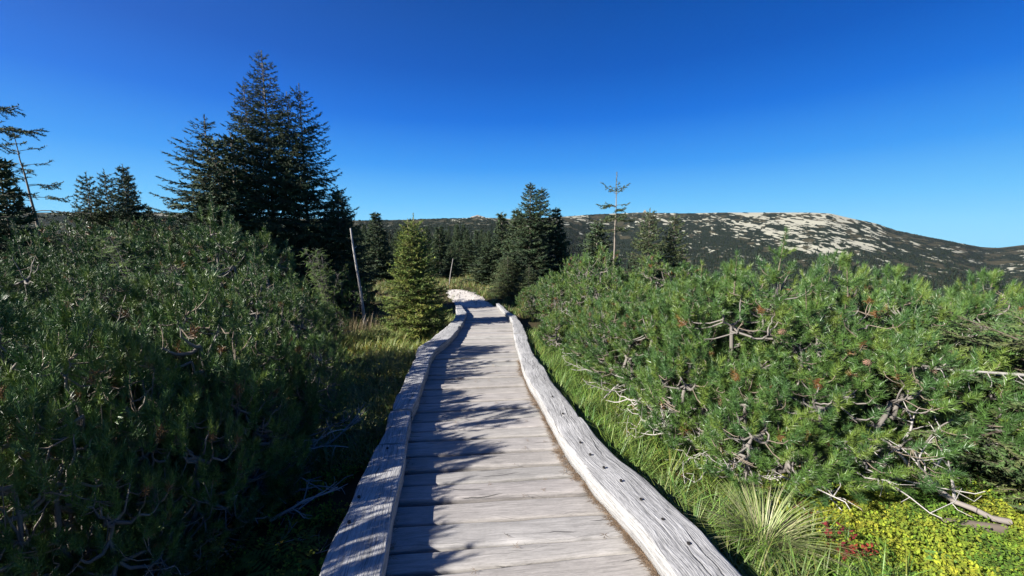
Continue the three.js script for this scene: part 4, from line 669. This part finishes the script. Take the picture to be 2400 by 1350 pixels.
for (const [lab, sd, x, z, dx, dy, dz, l] of [
  ['thin dead twig leaning over the grass beside the right kerb', 81, 1.05, -4.4, 0.4, 0.6, 0.3, 0.5],
  ['knot of bare grey twigs at the edge of the right grass', 82, 1.5, -4.0, -0.3, 0.8, 0.3, 0.5],
  ['bleached forked twigs above the bilberry, right of the tussock', 83, 2.1, -2.9, -0.8, 0.25, 0.3, 0.6],
  ['upright pale forked twig among the right pines', 84, 3.1, -3.4, 0.35, 0.85, 0.2, 1.3],
]) deadWood('dead_branch', lab, 'branch', (w) => { const R = rng(sd), p = V(x, ground(x, z) + 0.05, z); twigTree(w, R, p, V(dx, dy, dz).normalize(), l, 0.012, 2, PALE); });

// rock outcrops on the skyline
for (const [lab, x, z, w, h, sd] of [['small rocky tor on the far skyline above the wood', -153, -1742, 34, 17, 5], ['dark rock tower on the mountain skyline beside the slim spruces', 838, -2470, 13, 26, 9]]) {
  const R = rng(sd), gs = [], o = thing('rock_outcrop', lab, 'rock');
  for (let k = 0; k < 7; k++) { const g = new THREE.IcosahedronGeometry(1, 1), p = g.attributes.position; for (let i = 0; i < p.count; i++) { const q = 0.8 + 0.4 * hash(Math.round(p.getX(i) * 50), Math.round(p.getY(i) * 50 + p.getZ(i) * 70), sd + k); p.setXYZ(i, p.getX(i) * q, p.getY(i) * q, p.getZ(i) * q); } const t = k / 6 * 2 - 1, s = 1 - Math.abs(t) * 0.6; g.scale(w * 0.3, h * 0.5 * s, w * 0.3); g.translate(t * w * 0.7, h * 0.3 * s, (R() - 0.5) * w * 0.4); g.computeVertexNormals(); part('boulder', g, M.rock ??= std({ color: new THREE.Color(0.2, 0.18, 0.15), roughness: 1, flatShading: true }), o); }
  o.position.set(x, hillHeight(x, z) - 2, z); shade(o);
}

// rowans: feathered leaves
function rowan(label, x, z, top, r, sd) {
  const R = rng(sd), L = new Leaves(), W = new Wood(), y0 = ground(x, z), h = top - y0, o = thing('rowan_bush', label, 'bush');
  for (let s = 0; s < 6; s++) { const a = R() * 6.28, e = V(Math.cos(a) * r * lerp(0.3, 0.9, R()), h * lerp(0.6, 1, R()), Math.sin(a) * r * lerp(0.3, 0.9, R())), pts = bez(V(0, -0.05, 0), V(e.x * 0.3, e.y * 0.6, e.z * 0.3), e, 10); W.tube(pts, 0.02, 0.005, 5, GREY, 0.15, R);
    for (let i = 4; i <= 10; i++) for (let k = 0; k < 9; k++) { const p = pts[i], d = V(R() - 0.5, (R() - 0.35) * 0.7, R() - 0.5).normalize(), len = 0.12 + 0.1 * R(), c = pick(R, [[0.08, 0.145, 0.025], [0.065, 0.125, 0.022], [0.11, 0.17, 0.03]]), st = V(R() - 0.5, R() - 0.5, R() - 0.5).multiplyScalar(0.35); const q = p.clone().add(st); W.tube([p, q, q.clone().addScaledVector(d, len)], 0.003, 0.0015, 3, GREY, 0.1, R); const side = V(d.z, 0.1, -d.x).normalize();
      for (let j = 0; j < 5; j++) for (const sg of [-1, 1]) { const t = (j + 1) / 5 * len, dd = side.clone().multiplyScalar(sg).addScaledVector(d, 0.5).add(V(0, -0.25, 0)).normalize(); L.leaf(q.x + d.x * t, q.y + d.y * t, q.z + d.z * t, dd.x, dd.y, dd.z, 0.055, 0.011, R() * 0.4, 1, R() * 0.4, c); } } }
  part('crown', L.build(), M.leaf, o); part('stem', W.build(), M.bark, o); o.position.set(x, y0, z); shade(o);
}
rowan('light green rowan bush behind the left pines', -6.55, -7, 1.85, 0.9, 41);
rowan('rowan bush in the shade at the great spruces foot', -5.0, -10.4, 1.25, 0.8, 42);

// ferns
function fern(label, x, z, size, sd) {
  const R = rng(sd), o = thing('fern', label, 'fern'), n = 7;
  for (let f = 0; f < n; f++) { const L = new Leaves(); const a = (f + R() * 0.6) / n * 6.283, d = V(Math.cos(a), 0, Math.sin(a)), c = [0.1 + 0.04 * R(), 0.165, 0.028]; for (let j = 2; j < 15; j++) { const t = j / 15, p = V(d.x * size * t, size * (1.1 * t - 0.95 * t * t), d.z * size * t), w = size * 0.26 * Math.sin(Math.min(1, t * 1.25 + 0.05) * Math.PI) + 0.008; for (const s of [-1, 1]) L.leaf(p.x, p.y, p.z, (-d.z * s + d.x * 0.4) * 0.9, -0.12, (d.x * s + d.z * 0.4) * 0.9, w, size * 0.028, 0, 1, 0.1, c); } L.needle(0, 0, 0, d.x * 0.7, 0.5, d.z * 0.7, size * 0.6, 0.004, 0, 1, 0.3, [0.1, 0.14, 0.03]); part('frond', L.build(), M.leaf, o); }
  o.position.set(x, ground(x, z), z); shade(o);
}
fern('fern in the dark gap beside the lowest part of the left kerb', -1.42, -2.15, 0.34, 51);
fern('fern left of the other fern at bottom left', -1.8, -2.2, 0.3, 52);

// ---- ground cover that nobody could count
const BLADE = (sd, n, len, wide, lean, cols, spread) => { const R = rng(sd), L = new Leaves(); for (let i = 0; i < n; i++) { const a = R() * 6.283, r = Math.sqrt(R()) * spread, l = len * lerp(0.55, 1.15, R()), c = pick(R, cols), k = lerp(0.8, 1.2, R()), cc = c.map((v) => v * k), f = lean * lerp(0.4, 1.4, R()), dx = Math.cos(a), dz = Math.sin(a), sx = -dz * wide, sz = dx * wide, x0 = dx * r, z0 = dz * r; let px = x0, py = 0, pz = z0, w0 = 1; for (let s = 1; s <= 4; s++) { const t = s / 4, qx = x0 + dx * l * f * t * t, qz = z0 + dz * l * f * t * t, qy = l * (t - 0.35 * f * t * t), w1 = s === 4 ? 0 : 1 - t * 0.55; L.tri(px - sx * w0, py, pz - sz * w0, px + sx * w0, py, pz + sz * w0, qx + sx * w1, qy, qz + sz * w1, cc); if (w1) L.tri(px - sx * w0, py, pz - sz * w0, qx + sx * w1, qy, qz + sz * w1, qx - sx * w1, qy, qz - sz * w1, cc); px = qx; py = qy; pz = qz; w0 = w1; } } return L.build(); };
function scatter(name, label, category, geo, mat, seed, count, place, tint, size) {
  const R = rng(seed), list = []; let guard = 0;
  while (list.length < count && guard++ < count * 12) { const q = place(R); if (!q) continue; const [x, z] = q, s = size(R, x, z); if (s <= 0) continue; list.push([new THREE.Matrix4().compose(V(x, ground(x, z) - 0.015, z), new THREE.Quaternion().setFromEuler(new THREE.Euler((R() - 0.5) * 0.25, R() * 6.283, (R() - 0.5) * 0.25)), V(s, s * lerp(0.8, 1.2, R()), s)), tint(R, x, z)]); }
  const m = new THREE.InstancedMesh(geo, mat, list.length); list.forEach(([a, c], i) => { m.setMatrixAt(i, a); m.setColorAt(i, c); }); m.name = name; m.castShadow = m.receiveShadow = true; scene.add(tag(m, label, category, null, 'stuff')); return m;
}
const C = (r, g, b) => new THREE.Color(r, g, b);
const GG = [[0.08, 0.145, 0.025], [0.1, 0.165, 0.028], [0.065, 0.125, 0.025]], GY = [[0.15, 0.17, 0.035], [0.19, 0.185, 0.048], [0.11, 0.15, 0.032]], GD = [[0.23, 0.185, 0.09], [0.19, 0.145, 0.07]];
const offPath = (x, z) => { const d = -z; return d < 15.2 ? x < lo(d) - 0.03 || x > ro(d) + 0.03 : Math.abs(x - table([[14.9, -1.27], [16, -1.6], [18, -2.15], [20, -2.7], [21, -3.1], [26, -6]], d)) > (d > 20.6 ? 0 : 0.75); };
scatter('grass', 'long green grass along the outside of the right kerb', 'grass', BLADE(1, 30, 0.27, 0.0036, 0.85, [...GG, ...GG, ...GG, GY[2]], 0.07), M.blade, 101, 820, (R) => { const d = lerp(0.9, 9, R() ** 1.15), x = ro(d) + 0.05 + R() ** 1.5 * (0.75 + 0.05 * d); return [x, -d]; }, (R) => C(lerp(0.8, 1.3, R()), lerp(0.8, 1.15, R()), lerp(0.7, 1.1, R())), (R, x, z) => lerp(0.55, 1.1, R()) * 1);
scatter('yellow_grass', 'yellowing grass clearing left of the boardwalk before the dead pole', 'grass', BLADE(2, 26, 0.28, 0.0042, 0.7, [...GY, ...GY, ...GG, ...GD], 0.08), M.blade, 102, 2300, (R) => { const d = lerp(3.2, 13.5, R()), x = lo(d) - 0.06 - R() ** 1.2 * 3.4; return [x, -d]; }, (R, x, z) => { const n = fbm(x * 1.3, z * 1.3, 66, 3); return C(lerp(0.7, 1.35, n) * lerp(0.85, 1.15, R()), lerp(0.85, 1.15, n), lerp(0.8, 1, R())); }, (R, x, z) => lerp(0.55, 1.15, R()) * (fbm(x * 0.9, z * 0.9, 67, 2) > 0.33 ? 1 : 0.5));
scatter('dry_grass', 'tall dry grass stems around the bleached dead pole', 'grass', BLADE(3, 12, 0.62, 0.0035, 0.3, GD, 0.1), M.blade, 103, 170, (R) => { const d = lerp(9.5, 13.5, R()), x = lerp(-7.5, -2.6, R()); return offPath(x, -d) ? [x, -d] : null; }, (R) => C(1, lerp(0.9, 1.05, R()), 1), (R) => lerp(0.6, 1.15, R()));
scatter('path_grass', 'grass fringing the gravel path beyond the boardwalk', 'grass', BLADE(4, 22, 0.32, 0.006, 0.6, [...GY, ...GG, ...GD], 0.1), M.blade, 104, 1500, (R) => { const d = lerp(11, 34, R()), x = lerp(-9, 3, R()); return offPath(x, -d) ? [x, -d] : null; }, (R) => C(lerp(0.85, 1.25, R()), lerp(0.85, 1.1, R()), 0.9), (R) => lerp(0.6, 1.2, R()));
const BILB = (sd, leaves, h, cols, ll) => { const R = rng(sd), L = new Leaves(); for (let s = 0; s < 9; s++) { const a = R() * 6.283, f = V(Math.cos(a) * lerp(0.2, 0.8, R()), 1, Math.sin(a) * lerp(0.2, 0.8, R())).normalize(), b = V((R() - 0.5) * 0.12, 0, (R() - 0.5) * 0.12), hh = h * lerp(0.6, 1.1, R()), base = pick(R, cols); L.needle(b.x, b.y, b.z, f.x, f.y, f.z, hh, 0.0022, R(), 0.1, R(), [0.1, 0.09, 0.04]); for (let i = 0; i < leaves; i++) { const t = lerp(0.3, 1, R()), c = R() < 0.8 ? base : pick(R, cols), k = lerp(0.8, 1.2, R()), d = V(R() - 0.5, (R() - 0.3) * 0.6, R() - 0.5).normalize(); L.leaf(b.x + f.x * hh * t + (R() - 0.5) * 0.03, b.y + f.y * hh * t, b.z + f.z * hh * t + (R() - 0.5) * 0.03, d.x, d.y, d.z, ll * lerp(0.7, 1.2, R()), ll * 0.3, (R() - 0.5) * 0.8, 1, (R() - 0.5) * 0.8, c.map((v) => v * k)); } } return L.build(); };
const BG = [[0.075, 0.17, 0.022], [0.1, 0.19, 0.026], [0.06, 0.13, 0.022]], BY = [[0.34, 0.36, 0.035], [0.26, 0.32, 0.035], [0.4, 0.36, 0.04], [0.16, 0.25, 0.03], [0.11, 0.2, 0.026]], BR = [[0.2, 0.025, 0.028], [0.14, 0.018, 0.026], [0.24, 0.045, 0.025]];
const rightBed = (R, d0, d1, w0, w1) => { const d = lerp(d0, d1, R()), x = ro(d) + lerp(w0, w1, R()); return [x, -d]; };
scatter('bilberry_green', 'green bilberry carpet under the right dwarf pines', 'bilberry', BILB(5, 18, 0.15, BG, 0.018), M.leaf, 105, 1900, (R) => rightBed(R, 0.8, 7.5, 0.22, 3.2), (R, x, z) => { const n = fbm(x * 1.4, z * 1.4, 71, 3); return C(lerp(0.8, 1.5, n), lerp(0.9, 1.15, n), 1); }, (R, x, z) => lerp(0.7, 1.25, R()) * (fbm(x * 1.8, z * 1.8, 72, 2) > 0.36 ? 1 : 0.6));
scatter('bilberry_yellow', 'yellow turning bilberry patch in the lower right foreground', 'bilberry', BILB(6, 20, 0.13, [[1, 1, 1], [0.85, 0.95, 0.9], [1, 0.9, 0.9], [0.75, 0.9, 0.8]], 0.02), M.leaf, 106, 760, (R) => { const x = lerp(1.4, 3.4, R()), z = -lerp(1.2, 2.6, R()); return fbm(x * 1.7, z * 1.7, 73, 3) > 0.36 && x > ro(-z) + 0.6 ? [x, z] : null; }, (R, x, z) => { const n = smooth(0.3, 0.62, fbm(x * 2.4, z * 2.4, 74, 3)) * lerp(0.7, 1, R()), k = lerp(0.85, 1.15, R()); return C(lerp(0.12, 0.36, n) * k, lerp(0.22, 0.35, n) * k, lerp(0.028, 0.036, n)); }, (R) => lerp(0.75, 1.2, R()));
scatter('bilberry_left', 'bilberry undergrowth beneath the left dwarf pines', 'bilberry', BILB(7, 12, 0.18, [...BG, ...BG, ...BY], 0.025), M.leaf, 107, 1100, (R) => { const d = lerp(0.9, 9, R()), x = lo(d) - 0.1 - R() * 3.6; return [x, -d]; }, (R) => C(lerp(0.7, 1.1, R()), lerp(0.8, 1.05, R()), 0.9), (R) => lerp(0.6, 1.15, R()));
// single plants in the right foreground
function clump(name, label, category, geo, mat, x, z, s) { const o = thing(name, label, category); part(category === 'grass' ? 'blade' : 'leaf', geo, mat, o, 'stuff'); o.position.set(x, ground(x, z) - 0.01, z); o.scale.setScalar(s); shade(o); }
clump('grass_tussock', 'big pale fine-bladed grass tussock beside the right kerb', 'grass', BLADE(11, 560, 0.36, 0.0026, 0.85, [[0.18, 0.22, 0.075], [0.21, 0.235, 0.1], [0.14, 0.19, 0.05], [0.27, 0.25, 0.14]], 0.09), M.blade, 1.47, -2.05, 1);
for (const [x, z, s, lab] of [[1.83, -1.97, 1.35, 'dark red bilberry sprig right of the grass tussock'], [1.87, -2.3, 0.8, 'small red bilberry sprig behind the grass tussock']]) clump('red_bilberry', lab, 'bilberry', BILB(12, 22, 0.19, BR, 0.02), M.leaf, x, z, s);
{ const R = rng(13), o = thing('broad_leaf_plant', 'broad-leaved green plant at the bottom right edge', 'plant'); for (let k = 0; k < 6; k++) { const L = new Leaves(); const a = k / 6 * 6.283 + R() * 0.4, d = V(Math.cos(a), 0.35, Math.sin(a)).normalize(); for (const [s, dy] of [[1, 0.03], [-1, 0.03]]) { const w = 0.05, l = 0.2, p0 = V(d.x * 0.02, 0.05, d.z * 0.02), p1 = V(d.x * l * 0.5 - d.z * w * s, 0.11 + dy, d.z * l * 0.5 + d.x * w * s), p2 = V(d.x * l, 0.1, d.z * l), pm = V(d.x * l * 0.5, 0.1, d.z * l * 0.5), c = [0.11, 0.22, 0.05]; L.tri(p0.x, p0.y, p0.z, p1.x, p1.y, p1.z, pm.x, pm.y, pm.z, c); L.tri(pm.x, pm.y, pm.z, p1.x, p1.y, p1.z, p2.x, p2.y, p2.z, c); } part('leaf', L.build(), M.leaf, o); } o.position.set(2.43, ground(2.43, -1.94), -1.94); o.scale.setScalar(0.62); shade(o); }
console.log('ground cover');


renderer.render(scene, camera);
